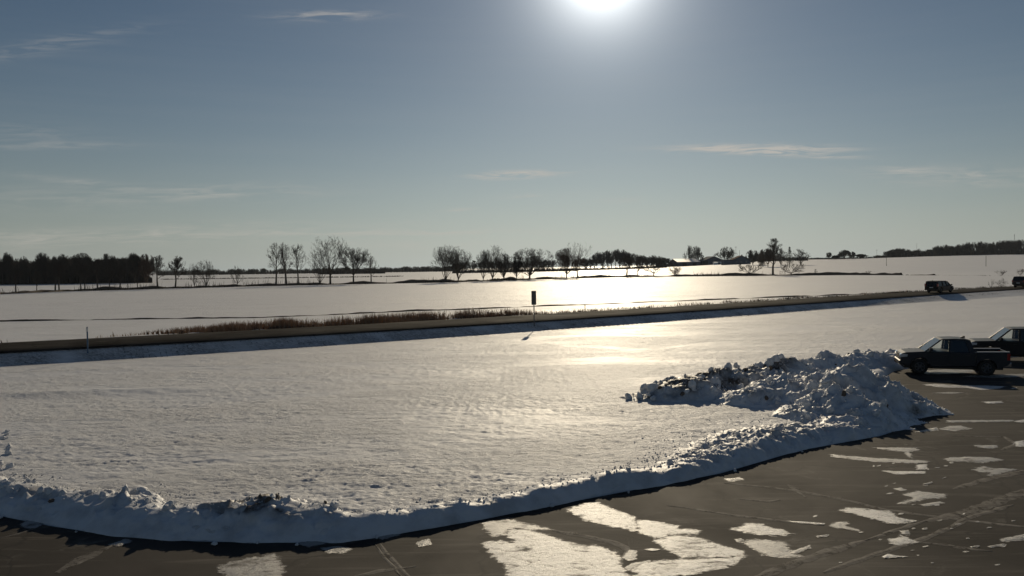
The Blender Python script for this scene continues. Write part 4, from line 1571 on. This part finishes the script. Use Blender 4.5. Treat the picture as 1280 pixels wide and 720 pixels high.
# trees beyond the brush line, each at its own distance
FT = [  # px, depth, top y, width, shape, seed, dens, mat, label
    (862, 830, 306.5, 13, 'dome', 41, 1.2, 'bark', 'small round tree behind the barn roof, left of a pair'),
    (872, 830, 307.5, 17, 'dome', 42, 1.3, 'bark', 'rounder tree behind the barn roof, right of a pair'),
    (907, 790, 308.5, 21, 'dome', 43, 1.15, 'bark', 'dense oval tree between the barn and the farmhouse'),
    (941, 640, 312.5, 17, 'dome', 44, 1.25, 'darkbark', 'dense dark rounded tree above the farmhouse'),
    (960, 560, 311, 18, 'dome', 45, 1.6, 'bark2', 'reddish brown dense tree left of the tall narrow one'),
    (976, 600, 311, 18, 'vase', 46, .9, 'bark', 'pale thin tree left of the dark conifer'),
    (1001, 600, 311, 20, 'vase', 47, .7, 'bark', 'pale thin tree right of the dark conifer'),
    (951, 620, 314, 8, 'dome', 48, 1.0, 'bark', 'small tree between the farmhouse and the tall narrow tree'),
    (1036, 880, 315.5, 6, 'dome', 49, 1.2, 'bark', 'smallest round tree on the right horizon, leftmost of the row'),
    (1055, 880, 312.5, 13, 'dome', 50, 1.5, 'bark', 'largest round tree on the right horizon row'),
    (1066, 880, 314.5, 7, 'dome', 51, 1.5, 'bark', 'narrow round tree on the right horizon just right of the largest'),
    (1045, 880, 319, 9, 'dome', 52, 1.5, 'darkbark', 'low dark bush-like tree on the right horizon between two round ones'),
    (1076, 880, 317.5, 12, 'dome', 53, 1.5, 'darkbark', 'low wide dark tree at the right end of the horizon row'),
]
for px, dp, ty, w, shp, sd_, dn, mt, lb in FT:
    bare_tree(px, ty, w, shp, lb, on_ground(px, dp), 'trees beyond the brush line', sd_, dn * .8, mt, twig=.11)


def conifer(px, dp, ty, w, label, seed):
    p = on_ground(px, dp)
    H = AT(px, ty, dp).z - p.z
    rr = w / 1000 * dp / 2
    rg = random.Random(seed)
    t = thing('conifer_tree', p, label, 'tree')
    tk = MB()
    tk.tube((0, 0, -.3), (0, 0, H * .95), .22, .03, 6)
    tk.build('trunk', MT['darkbark'], t)
    V, F = [], []
    for k in range(900):
        f = rg.random() ** .75
        z = H * (.06 + .94 * f)
        rad = rr * (1 - f) ** .8 * rg.uniform(.25, 1.1) + .1
        a = rg.uniform(0, 6.283)
        c = Vector((math.cos(a) * rad, math.sin(a) * rad, z))
        o_ = Vector((math.cos(a), math.sin(a), rg.uniform(-.5, .1))) * rg.uniform(.3, .8)
        s = Vector((-math.sin(a), math.cos(a), rg.uniform(-.3, .3))) * rg.uniform(.12, .3)
        n = len(V)
        V += [tuple(c - o_ * .5 - s), tuple(c - o_ * .5 + s), tuple(c + o_)]
        F.append((n, n + 1, n + 2))
    kids('crown', np_mesh('crown', V, F, MT['conifer']), t)


conifer(987, 520, 308.5, 12, 'dark narrow conifer rising between pale bare trees', 5)
conifer(953, 600, 324, 9, 'small dark conifer at the right end of the farmhouse', 6)

def under_pts(px0, px1, d0, d1, h0, h1, n, seed, hfun=None):
    rg = np.random.default_rng(seed)
    P, H = [], []
    for k in range(n):
        px, dp = rg.uniform(px0, px1), d0 + (d1 - d0) * rg.random()
        x = (px - 640) / 1000 * dp
        z = HZ(x, dp)
        P.append((x, dp, z - .2))
        H.append(rg.uniform(h0, h1) * (hfun(px) if hfun else 1))
    return np.array(P), np.array(H)


# shared meshes for the far groves and the woods
LOW = []
for k in range(6):
    tk, cr = raw_tree(200 + k, ['oak', 'dome', 'vase', 'oak', 'vase', 'dome'][k], .72, .10)
    fit(tk, cr, 10, [7, 8, 6, 7.5, 5.5, 8.5][k])
    LOW.append((tk.mesh('trunk', MT['darkbark']), cr.mesh('crown', MT['darkbark'])))
    LOW[-1] = LOW[-1] + (np.array(tk.v + cr.v), [f for f in tk.f] + [tuple(i + len(tk.v) for i in f) for f in cr.f])


def grove_tree(px, dp, ty, w, label, group, k):
    p = on_ground(px, dp)
    H = AT(px, ty, dp).z - p.z
    t = thing('grove_tree', p, label, 'tree', group)
    s = H / 10
    sw = (w / 1000 * dp) / [7, 8, 6, 7.5, 5.5, 8.5][k]
    a = rnd.uniform(0, 6.28)
    for nm, me in (('trunk', LOW[k][0]), ('crown', LOW[k][1])):
        o = kids(nm, me, t)
        o.scale = (sw, sw, s)
        o.rotation_euler = (0, 0, a)
    return t


rg_ = random.Random(31)
for i in range(26):       # grove behind the brush line at the centre right
    px = 726 + i * 4.3 + rg_.uniform(-2, 2)
    top = float(np.interp(px, [725, 738, 748, 760, 775, 790, 800, 815, 830, 850], [324, 321, 314, 312, 310.5, 314, 317, 319, 321, 322])) + rg_.uniform(-.5, 3)
    grove_tree(px, rg_.uniform(760, 830), top, rg_.uniform(13, 21), 'bare tree of the far grove in the right half, behind the brush line', 'far grove trees right of centre', rg_.randrange(6))
for i in range(24):       # lower grove behind the trees at the centre
    px = 566 + i * 5.4 + rg_.uniform(-2, 2)
    top = float(np.interp(px, [566, 585, 600, 640, 690, 720], [328, 326, 326, 326, 325, 325])) + rg_.uniform(-1, 2)
    grove_tree(px, rg_.uniform(700, 780), top, rg_.uniform(9, 14), 'low bare tree of the dark grove beyond the centre of the brush line', 'low grove trees at the centre', rg_.randrange(6))
for nm, (pts, hh), sd_, lb in [('grove_undergrowth', under_pts(722, 834, 742, 800, .5, 2.4, 1500, 51), 52, 'dark undergrowth at the foot of the far grove right of centre'),
                               ('grove_undergrowth', under_pts(566, 722, 690, 760, .8, 3.4, 1900, 53), 54, 'dark undergrowth at the foot of the low grove at the centre'),
                               ('farm_undergrowth', under_pts(820, 1010, 810, 880, 1.0, 5.0, 1800, 55), 56, 'dark brush behind the farm buildings')]:
    tag(blades(nm, pts, hh, MT['darkbark'], .9, .2, sd_), lb, 'undergrowth', kind='stuff')
for i, (px, ty, w, lb) in enumerate([(10, 316, 14, 'leftmost protruding bare crown of the dark wood'), (30, 321, 12, 'low crown of the dark wood between its two leftmost peaks'), (54, 316, 12, 'thin-topped crown sticking out of the dark wood, third peak from left'),
                                     (76, 318, 22, 'broad crown in the left half of the dark wood'), (103, 316.5, 24, 'highest broad crown midway along the dark wood'), (135, 317.5, 26, 'broad crown in the right half of the dark wood'),
                                     (168, 316.5, 19, 'rounded see-through tree second from the right end of the dark wood'), (184, 318, 18, 'reddish rounded tree closing the right end of the dark wood')]):
    bare_tree(px, ty, w, 'dome' if i != 2 else 'vase', lb, on_ground(px, 380 if i < 6 else 372), 'front trees of the dark wood', 300 + i, 1.35, 'bark2' if i == 7 else 'darkbark', twig=.085)


def woodland(name, label, spots, mat, under=None, seed=1):
    rg = np.random.default_rng(seed)
    Vs, Fs, n = [], [], 0
    for (px, dp, ty, w) in spots:
        p = on_ground(px, dp)
        H = AT(px, ty, dp).z - p.z
        k = int(rg.integers(0, 6))
        V, F = LOW[k][2], LOW[k][3]
        s = H / 10
        sw = (w / 1000 * dp) / [7, 8, 6, 7.5, 5.5, 8.5][k]
        a = rg.uniform(0, 6.28)
        c, sn = math.cos(a), math.sin(a)
        X = np.column_stack([(V[:, 0] * c - V[:, 1] * sn) * sw + p.x, (V[:, 0] * sn + V[:, 1] * c) * sw + p.y, V[:, 2] * s + p.z])
        Vs.append(X)
        fa = np.array([f if len(f) == 4 else (*f, f[-1]) for f in F if len(f) in (3, 4)]) + n
        Fs.append(fa)
        n += len(X)
    V, F = np.concatenate(Vs), np.concatenate(Fs)
    o = kids(name, np_mesh(name, V, F, mat))
    tag(o, label, 'woodland', kind='stuff')
    if under:
        P, H = under
        u = blades(name + '_undergrowth', P, H, mat, .9, .2, seed + 1)
        tag(u, 'dense undergrowth filling the ' + label.split(' with')[0], 'undergrowth', kind='stuff')


left_top = lambda px: float(np.interp(px, [-60, 0, 20, 40, 60, 80, 105, 125, 135, 150, 168, 185, 195], [322, 320, 322, 324, 320, 319, 318, 321, 319, 321, 319, 322, 336]))
sp = []
for i in range(95):
    px = rg_.uniform(-55, 186)
    dp = rg_.uniform(385, 450)
    sp.append((px, dp, left_top(px) + abs(rg_.gauss(0, 2.5)) + 1, rg_.uniform(15, 26)))
woodland('woodland', 'dark bare wood at the left edge with a solid black base', sp, MT['darkbark'], under_pts(-60, 190, 380, 455, 4, 12, 5200, 3, lambda px: float(np.interp(px, [165, 178, 190], [1, .6, .2]))), 5)
rtop = lambda px: float(np.interp(px, [1085, 1100, 1110, 1125, 1140, 1150, 1165, 1172, 1178, 1190, 1205, 1222, 1240, 1256, 1270, 1285, 1330], [322, 319, 313, 310, 312, 311, 312, 307, 305, 308, 303, 301, 303, 300, 300, 299, 297]))
sp = []
for i in range(170):
    px = rg_.uniform(1092, 1330)
    dp = rg_.uniform(905, 990)
    sp.append((px, dp, rtop(px) - .6 + abs(rg_.gauss(0, 1.8)), rg_.uniform(6, 11)))
woodland('woodland', 'dark wood on the rise at the right edge with an even top', sp, MT['darkbark'], under_pts(1092, 1330, 900, 990, 2.5, 6.5, 3600, 8, lambda px: float(np.interp(px, [1092, 1110, 1180, 1330], [.25, .8, 1.2, 1.6]))), 9)
sp = []
for i in range(150):
    px = rg_.uniform(196, 575)
    dp = rg_.uniform(980, 1120)
    top = 338.4 - .0131 * (px - 200) - 1.0 + rg_.uniform(-.8, 1.6)
    sp.append((px, dp, top, rg_.uniform(5, 10)))
woodland('woodland', 'thin distant wood along the left horizon behind bare trees', sp, MT['darkbark'], under_pts(196, 575, 970, 1120, 3, 6, 3600, 14), 15)
sp = []
for i in range(24):
    px = rg_.uniform(398, 482)
    sp.append((px, rg_.uniform(800, 840), 335.5 - .0131 * (px - 440) + rg_.uniform(-.4, 1.5), rg_.uniform(7, 12)))
woodland('woodland', 'short dark hedge strip on the left horizon under the dense tree', sp, MT['darkbark'], under_pts(398, 482, 790, 840, 2, 4.5, 900, 24), 25)
sp = []
for i in range(60):
    px = rg_.uniform(945, 1098)
    dp = rg_.uniform(905, 940)
    sp.append((px, dp, 322.2 - .004 * (px - 1000) + rg_.uniform(-.4, .9), rg_.uniform(5, 9)))
woodland('woodland', 'very low dark hedge on the right horizon crest under round trees', sp, MT['darkbark'], under_pts(945, 1098, 902, 940, 1, 2.6, 1200, 34), 35)

# ------------------------------------------------------------------ farm


def gable(t, x0, x1, y0, y1, ze, zr, wall, roof, ridge='x', over=.5, roof_t=.25, zb=-.8):
    w = MB()
    if ridge == 'x':
        ym = (y0 + y1) / 2
        w.add([(x0, y0, zb), (x0, y1, zb), (x0, y1, ze), (x0, ym, zr), (x0, y0, ze), (x1, y0, zb), (x1, y1, zb), (x1, y1, ze), (x1, ym, zr), (x1, y0, ze)],
              [(0, 1, 2, 3, 4), (9, 8, 7, 6, 5), (0, 4, 9, 5), (1, 6, 7, 2)])
        w.build('wall', MT[wall], t)
        sl = (zr - ze) / (ym - y0)
        for sg, ya in ((-1, y0), (1, y1)):
            r_ = MB()
            ye = ya + sg * over
            zlo = ze - sl * over + .03
            r_.slab([(x0 - over, ye, zlo + roof_t), (x1 + over, ye, zlo + roof_t), (x1 + over, ym, zr + roof_t + .03), (x0 - over, ym, zr + roof_t + .03)], roof_t * (1 if sg < 0 else -1))
            r_.build('roof', MT[roof], t)
    else:
        xm = (x0 + x1) / 2
        w.add([(x0, y0, zb), (x1, y0, zb), (x1, y0, ze), (xm, y0, zr), (x0, y0, ze), (x0, y1, zb), (x1, y1, zb), (x1, y1, ze), (xm, y1, zr), (x0, y1, ze)],
              [(0, 1, 2, 3, 4), (9, 8, 7, 6, 5), (0, 4, 9, 5), (1, 6, 7, 2)])
        w.build('wall', MT[wall], t)
        sl = (zr - ze) / (xm - x0)
        for sg, xa in ((-1, x0), (1, x1)):
            r_ = MB()
            xe = xa + sg * over
            zlo = ze - sl * over + .03
            r_.slab([(xe, y0 - over, zlo + roof_t), (xm, y0 - over, zr + roof_t + .03), (xm, y1 + over, zr + roof_t + .03), (xe, y1 + over, zlo + roof_t)], roof_t * (1 if sg < 0 else -1))
            r_.build('roof', MT[roof], t)


def build_farm():
    d = 800
    k = d / 1000
    p = on_ground(862, d)
    zat = lambda px, y: AT(px, y, d).z - p.z
    t = thing('barn', p, 'long low barn with a bright snow-covered roof behind the brush line', 'barn')
    gable(t, -15 * k, 13 * k, 0, 44, zat(862, 327.5), zat(862, 327.5) + 3.2, 'wall', 'roofsnow')
    for x in (-7, 3):
        b = MB()
        b.box((x, -.12, -.3), (x + 4, -.02, 3.6))
        b.build('door', MT['trim'], t)
    p2 = on_ground(890, 800.5)
    t = thing('barn', p2, 'dark gable-ended barn joined to the right of the snow-roofed barn', 'barn')
    gable(t, -11.5 * k, 17 * k, 0, 30, AT(890, 326.5, 800.5).z - p2.z, AT(890, 320.6, 800.5).z - p2.z, 'wall', 'wall', 'y')
    b = MB()
    b.box((-9, -.12, -.3), (-4, -.02, 4.2))
    b.build('door', MT['trim'], t)
    p3 = on_ground(899, 770)
    t = thing('white_shed', p3, 'small white shed with open dark front before the dark barns', 'shed')
    gable(t, -4.6, 4.6, 0, 6, AT(899, 328.3, 770).z - p3.z, AT(899, 327.5, 770).z - p3.z, 'white', 'roofsnow', 'x', .3, .15)
    b = MB()
    b.box((-1.2, -.1, -.3), (1.2, -.02, 2.4))
    b.build('door', MT['wall'], t)
    p4 = on_ground(926, 720)
    t = thing('farmhouse', p4, 'dark farmhouse with a brown gable roof right of the white shed', 'house')
    z = lambda y: AT(926, y, 720).z - p4.z
    gable(t, -7, 9, 0, 12, z(324.5), z(319.8), 'wall', 'redroof', 'y')
    w = MB()
    w.box((-15, 1, -.8), (-7.03, 10, z(325)))
    w.build('side_wing', MT['wall'], t)
    r_ = MB()
    r_.box((-15.3, .7, z(325) + .003), (-7.04, 10.3, z(325) + .3))
    r_.build('wing_roof', MT['redroof'], t)
    for x in (-4.5, 0, 4.5):
        b = MB()
        b.box((x, -.08, 1.2), (x + 1.1, -.02, 2.7))
        w_ = b.build('window', MT['white'], t)
        b = MB()
        b.box((x + .12, -.1, 1.32), (x + .98, -.085, 2.58))
        b.build('pane', MT['tint'], w_)
    b = MB()
    b.box((2, 5, z(321)), (3, 6, z(318.4)))
    b.build('chimney', MT['soil'], t)


build_farm()


def pole(px, dp, top, label, arm=False, r=.12, name='utility_pole', cat='pole'):
    p = on_ground(px, dp)
    H = AT(px, top, dp).z - p.z
    t = thing(name, p, label, cat, 'poles beyond the fields')
    mb = MB()
    mb.tube((0, 0, -.5), (0, 0, H), r, r * .75, 6)
    mb.build('shaft', MT['wood'], t)
    if arm:
        b = MB()
        b.box((-1.1, -.06, H - .7), (1.1, .06, H - .55))
        b.build('crossarm', MT['wood'], t)
    else:
        b = MB()
        b.lathe([(0, H + .1), (r, H + .02), (r * .8, H - .2)], 8, 'z')
        b.build('cap', MT['post'], t)


pole(920, 690, 308, 'thin pole between the oval tree and the farmhouse, taller of two', True)
pole(924.5, 690, 313, 'thin pole beside the farmhouse roof, shorter of two')
pole(1108, 520, 321.5, 'short pole standing in the snow below the left end of the right wood', r=.14)
pole(1232.5, 470, 319, 'short pole standing in the snow near the right edge below the wood', r=.14)
pole(1096, 870, 312, 'bare pole on the horizon at the left tip of the right wood', True)
pole(1146, 930, 304, 'thin mast rising above the lower part of the right wood')


def build_mast():
    p = on_ground(1268, 960)
    H = AT(1268, 293, 960).z - p.z
    t = thing('antenna_mast', p, 'tiny antenna mast poking above the right wood near the frame edge', 'mast')
    mb = MB()
    for k in range(3):
        a = 2 * math.pi * k / 3
        mb.tube((math.cos(a) * .5, math.sin(a) * .5, 0), (math.cos(a) * .2, math.sin(a) * .2, H - 1.5), .07, .05, 4)
    for j in range(14):
        z0 = (H - 1.5) * j / 14
        mb.tube((.45, 0, z0), (-.25, .4, z0 + 1), .04, .04, 3)
        mb.tube((-.25, .4, z0), (-.25, -.4, z0 + 1), .04, .04, 3)
    mb.build('lattice', MT['post'], t)
    b = MB()
    b.tube((0, 0, H - 2.2), (0, 0, H), .3, .25, 8)
    b.build('antenna', MT['post'], t)


build_mast()

# ------------------------------------------------------------------ vehicles


def arch(cx, cz, r, n=9):
    return [(cx - r * math.cos(math.pi * k / n), cz + r * math.sin(math.pi * k / n)) for k in range(n + 1)]


def wheel(t, x, y, r, w=.24):
    s = 1 if y > 0 else -1
    wt = bpy.data.objects.new('wheel', None)
    COL.objects.link(wt)
    wt.parent = t
    wt.location = (x, y, r)
    m = MB()
    ri = r * .62
    m.lathe([(ri, -w / 2 + .02), (r * .9, -w / 2), (r * .98, -w / 2 + .03), (r, -w * .2), (r, w * .2), (r * .98, w / 2 - .03), (r * .9, w / 2), (ri, w / 2 - .02)], 28)
    m.build('tyre', MT['rubber'], wt, True)
    m = MB()
    o = s * (w / 2 - .05)
    m.lathe([(ri, o - s * .1), (ri, o + s * .02), (ri * .9, o + s * .03), (ri * .86, o - s * .04)], 24)
    for k in range(6):
        a = 2 * math.pi * k / 6
        m.tube((0, o, 0), (math.cos(a) * ri * .92, o, math.sin(a) * ri * .92), .055, .04, 4)
    m.lathe([(0.0, o + s * .03), (.08, o + s * .025), (.09, o - s * .02)], 12)
    m.build('rim', MT['rim'], wt)
    m = MB()
    m.lathe([(0.001, o - s * .06), (ri * .95, o - s * .06)], 20)
    m.build('brake_disc', MT['trim'], wt)


def vehicle(name, label, cat, loc, rz, P, paint):
    """forward is +x; P holds the proportions"""
    t = thing(name, loc, label, cat, None, rz)
    pm = MT[paint]
    hw = P['W'] / 2
    xf, xr = P['front'], P['rear']
    wf, wr, r = P['wf'], P['wr'], P['r']
    sill, belt = P['sill'], P['belt']
    ar = r + .07
    hood, cowl = P['hood'], P['cowl']
    cabr = P['cabr'] if P.get('bed') else xr
    nose = [(xf - .10, sill + .05), (xf, sill + .2), (xf, hood - .18), (xf - .06, hood - .06), (xf - .25, hood), (cowl, belt)]
    if P.get('bed'):
        prof = [(cabr, sill)] + arch(wf, r, ar) + nose + [(cabr, belt)]
    else:
        tail = [(xr + .12, belt), (xr + .02, belt - .1), (xr, belt - .35), (xr, sill + .15), (xr + .1, sill + .05)]
        prof = tail[::-1][:1] + arch(wr, r, ar) + arch(wf, r, ar) + nose + tail[:-1]
    b = MB()
    b.prism(prof, -hw, hw, .05, 2)
    b.build('body', pm, t)
    c = MB()
    c.box((xr + .25, -hw * .72, r * .75), (xf - .2, hw * .72, sill + .2))
    c.build('chassis', MT['trim'], t)
    # greenhouse
    A0, A1 = cowl, P['roof_f']
    B1, B0 = P['roof_r'], P['glass_r']
    rz_, hb, hr = P['roof'], hw - .05, hw - P.get('tumble', .2)
    bz = belt - .012
    ro = MB()
    ro.prism([(A1 + .03, rz_ - .05), (A1 - .12, rz_ - .005), ((A1 + B1) / 2, rz_ + .02), (B1 + .15, rz_), (B1 - .03, rz_ - .06), (B1 + .1, rz_ - .075), ((A1 + B1) / 2, rz_ - .055), (A1 - .1, rz_ - .075)], -hr - .01, hr + .01, .025)
    ro.build('roof', pm, t)
    lines = P['pillars']           # x at the belt, x at the roof, thickness
    for s in (-1, 1):
        for (xb, xt, th) in lines:
            m = MB()
            m.slab([(xb - th / 2, s * hb, bz), (xb + th / 2, s * hb, bz), (xt + th / 2, s * hr, rz_ - .05), (xt - th / 2, s * hr, rz_ - .05)], .05 * s)
            m.build('pillar', pm, t)
        for k in range(len(lines) - 1):
            (x0, u0_, t0), (x1, u1_, t1) = lines[k], lines[k + 1]
            m = MB()
            m.slab([(x0 - t0 / 2, s * (hb - .02), bz), (x1 + t1 / 2, s * (hb - .02), bz), (u1_ + t1 / 2, s * (hr - .02), rz_ - .055), (u0_ - t0 / 2, s * (hr - .02), rz_ - .055)], .006 * s)
            m.build('side_window', MT['glass' if k == 0 and not P.get('dark') else 'tint'], t)
    m = MB()
    m.slab([(A0 - .02, -hb + .04, bz), (A0 - .02, hb - .04, bz), (A1 + .02, hr - .03, rz_ - .05), (A1 + .02, -hr + .03, rz_ - .05)], .006)
    m.build('windshield', MT['glass'], t)
    m = MB()
    m.slab([(B0 + .02, hb - .05, bz), (B0 + .02, -hb + .05, bz), (B1 - .01, -hr + .03, rz_ - .06), (B1 - .01, hr - .03, rz_ - .06)], .006)
    m.build('rear_window', MT['glass' if P.get('bed') else 'tint'], t)
    # seats and dashboard seen through the glass
    for x in P['seats']:
        for s in (-1, 1):
            m = MB()
            m.prism([(x - .25, belt - .5), (x + .25, belt - .5), (x + .25, belt - .35), (x - .08, belt - .35), (x - .22, belt + .22), (x - .32, belt + .2)], s * .42 - .24, s * .42 + .24, .04)
            m.prism([(x - .33, belt + .23), (x - .22, belt + .23), (x - .25, belt + .42), (x - .34, belt + .42)], s * .42 - .13, s * .42 + .13, .03)
            m.build('seat', MT['dark'], t)
    m = MB()
    m.prism([(cowl - .05, belt - .02), (cowl - .55, belt + .03), (cowl - .6, belt - .3), (cowl - .1, belt - .3)], -hb + .08, hb - .08, .03)
    m.build('dashboard', MT['dark'], t)
    # doors, handles, mirrors
    for s in (-1, 1):
        for (d0, d1) in P['doors']:
            m = MB()
            y0, y1 = (hw - .004, hw + .012) if s > 0 else (-hw - .012, -hw + .004)
            m.prism([(d0 + .02, sill + .1), (d1 - .02, sill + .1), (d1 - .02, belt - .06), (d0 + .02, belt - .06)], y0, y1, .008, 1)
            d_ = m.build('door', pm, t)
            m = MB()
            hy = s * (hw + .012)
            m.box((d0 + .08, min(hy, hy + s * .035), belt - .2), (d0 + .28, max(hy, hy + s * .035), belt - .165))
            m.build('handle', MT['trim'], d_)
        m = MB()
        my = s * (hw + .02)
        m.prism([(cowl - .34, belt + .03), (cowl - .18, belt + .03), (cowl - .2, belt + .2), (cowl - .34, belt + .2)], min(my, my + s * .22), max(my, my + s * .22), .03)
        m.tube((cowl - .26, s * (hw - .06), belt + .0), (cowl - .26, s * (hw + .06), belt + .07), .03, .03, 6)
        m.build('mirror', MT['trim'], t)
        m = MB()
        hz = hood - .22
        m.prism([(xf - .32, hz), (xf + .012, hz - .04), (xf + .012, hz + .10), (xf - .05, hz + .15), (xf - .34, hz + .13)], *sorted((s * (hw - .42), s * (hw + .008))), .02)
        m.build('headlight', MT['lamp'], t)
        m = MB()
        tz = P['tail_z']
        m.prism([(xr - .012, tz[0]), (xr + .14, tz[0]), (xr + .14, tz[1]), (xr - .012, tz[1])], *sorted((s * (hw - .2), s * (hw + .008))), .02)
        m.build('tail_light', MT['red'], t)
    m = MB()
    m.prism([(xf - .25, sill), (xf + .05, sill + .04), (xf + .06, sill + .22), (xf - .03, sill + .27), (xf - .2, sill + .25)], -hw + .02, hw - .02, .03)
    m.build('bumper', MT['trim'], t)
    m = MB()
    m.prism([(xr + .2, sill + .04), (xr - .06, sill + .06), (xr - .07, sill + .22), (xr + .05, sill + .26), (xr + .2, sill + .25)], -hw + .02, hw - .02, .03)
    m.build('bumper', MT['chrome' if P.get('bed') else 'trim'], t)
    m = MB()
    for k in range(5):
        z = sill + .31 + k * .07
        if z < hood - .12:
            m.box((xf - .03, -hw + .48, z), (xf + .022, hw - .48, z + .035))
    m.build('grille', MT['trim'], t)
    m = MB()
    m.box((xr - .016, -.26, P['tail_z'][0] - .22), (xr - .004, .26, P['tail_z'][0] - .09))
    m.build('number_plate', MT['white'], t)
    for x in (wf, wr):
        for s in (-1, 1):
            wheel(t, x, s * (hw - .13), r)
    m = MB()
    fx = P['fin']
    m.prism([(fx - .16, rz_ + .005), (fx + .10, rz_ + .005), (fx - .10, rz_ + .11), (fx - .15, rz_ + .11)], -.03, .03, .01)
    m.build('antenna_fin', MT['trim'], t)
    if P.get('bed'):
        for s in (-1, 1):
            m = MB()
            ya, yb = sorted((s * (hw - .12), s * hw))
            m.prism([(xr, sill + .18), (xr + .1, sill + .1)] + arch(wr, r, ar) + [(cabr - .02, sill), (cabr - .02, belt + .0), (xr, belt + .03)], ya, yb, .03)
            m.build('bed_side', pm, t)
            m = MB()
            ya, yb = sorted((s * (hw - .135), s * (hw - .005)))
            m.prism([(xr + .02, belt + .033), (cabr - .05, belt + .003), (cabr - .05, belt + .035), (xr + .02, belt + .065)], ya, yb, .012)
            m.build('bed_rail', MT['roofsnow'], t)
        m = MB()
        m.box((xr + .06, -hw + .125, sill + .3), (cabr - .03, hw - .125, sill + .36))
        m.build('bed_floor', MT['trim'], t)
        m = MB()
        m.box((cabr - .03, -hw + .06, sill + .05), (cabr + .03, hw - .06, belt - .005))
        m.build('bulkhead', pm, t)
        m = MB()
        m.prism([(xr - .004, sill + .3), (xr + .07, sill + .3), (xr + .07, belt + .02), (xr - .004, belt + .02)], -hw + .21, hw - .21, .015)
        g = m.build('tailgate', pm, t)
        m = MB()
        m.box((xr - .025, -.15, belt - .14), (xr - .006, .15, belt - .08))
        m.build('handle', MT['trim'], g)
        for s in (-1, 1):
            m = MB()
            ya, yb = sorted((s * (hw - .1), s * (hw + .05)))
            m.prism([(cabr + .15, sill - .12), (wf - .6, sill - .12), (wf - .6, sill - .06), (cabr + .15, sill - .06)], ya, yb, .012)
            m.build('side_step', MT['trim'], t)
    return t


PICKUP = dict(W=1.88, front=2.42, rear=-2.52, wf=1.52, wr=-1.50, r=.39, sill=.46, belt=1.18, hood=1.12, cowl=1.30, roof_f=.55, roof_r=-.78, glass_r=-.98, roof=1.82,
              cabr=-1.02, bed=True, pillars=[(1.28, .52, .10), (.18, .12, .10), (-.86, -.68, .22)], seats=[.12, -.55], doors=[(.2, 1.2), (-.85, .18)], tail_z=(.8, 1.15), fin=-.55)
SUV = dict(W=1.98, front=2.45, rear=-2.45, wf=1.50, wr=-1.45, r=.40, sill=.48, belt=1.20, hood=1.16, cowl=1.20, roof_f=.45, roof_r=-2.1, glass_r=-2.35, roof=1.90,
           pillars=[(1.18, .42, .12), (.02, -.02, .10), (-1.0, -1.0, .12), (-2.22, -2.0, .22)], seats=[.0, -.95], doors=[(.05, 1.1), (-1.0, .03)], tail_z=(.95, 1.25), fin=-1.8)
VAN = dict(dark=True, W=1.98, front=2.35, rear=-2.55, wf=1.55, wr=-1.50, r=.36, sill=.34, belt=1.04, hood=.94, cowl=1.60, roof_f=.45, roof_r=-2.25, glass_r=-2.5, roof=1.76,
           pillars=[(1.50, .52, .12), (.30, .05, .10), (-.95, -.95, .12), (-2.4, -2.28, .22)], seats=[.1, -.9], doors=[(.2, 1.2), (-1.0, .18)], tail_z=(.95, 1.35), fin=-2.1)

# parked pickup: nose to the left, a little away from the camera
pc = AT(1187, 430, 41.0)
vehicle('pickup_truck', 'dark grey crew cab pickup parked nose to the snow piles with see-through front window', 'pickup truck', (pc.x + .1, 41.2, 0), math.pi - R(18), PICKUP, 'grey_paint')
sc_ = AT(1272, 430, 45.8)
vehicle('parked_suv', 'black tall vehicle parked behind the pickup and cut off by the right frame edge', 'car', (sc_.x, 45.9, 0), math.pi - R(22), SUV, 'black_paint')


def on_road(px, off):
    best = min(range(1, len(ROAD) - 1), key=lambda k: abs(project((*(ROAD[k] + RNOR[k] * off), RD_Z))[0] - px))
    p = ROAD[best] + RNOR[best] * off
    return Vector((p[0], p[1], RD_Z + .065)), math.atan2(RTAN[best][1], RTAN[best][0])


p, a = on_road(1174, 1.7)
vehicle('minivan', 'dark van driving away along the road with its shadow on the snow', 'van', p, a, VAN, 'navy_paint')
p, a = on_road(1281, 1.7)
vehicle('passenger_car', 'dark red vehicle on the road cut off by the right frame edge', 'car', p, a, SUV, 'maroon_paint')


# ------------------------------------------------------------------ haze


def build_haze():
    mb = MB()
    mb.box((-2700, -2700, -1.4), (2700, 2700, 60))
    m = bpy.data.materials.new('haze')
    m.use_nodes = True
    nt = m.node_tree
    nt.nodes.clear()
    o = N(nt, 'ShaderNodeOutputMaterial')
    v = N(nt, 'ShaderNodeVolumePrincipled')
    v.inputs['Color'].default_value = (.78, .88, 1.0, 1)
    v.inputs['Density'].default_value = 0.00005
    v.inputs['Anisotropy'].default_value = 0.2
    nt.links.new(v.outputs[0], o.inputs['Volume'])
    h = mb.build('haze', m)
    tag(h, kind='stuff')


build_haze()
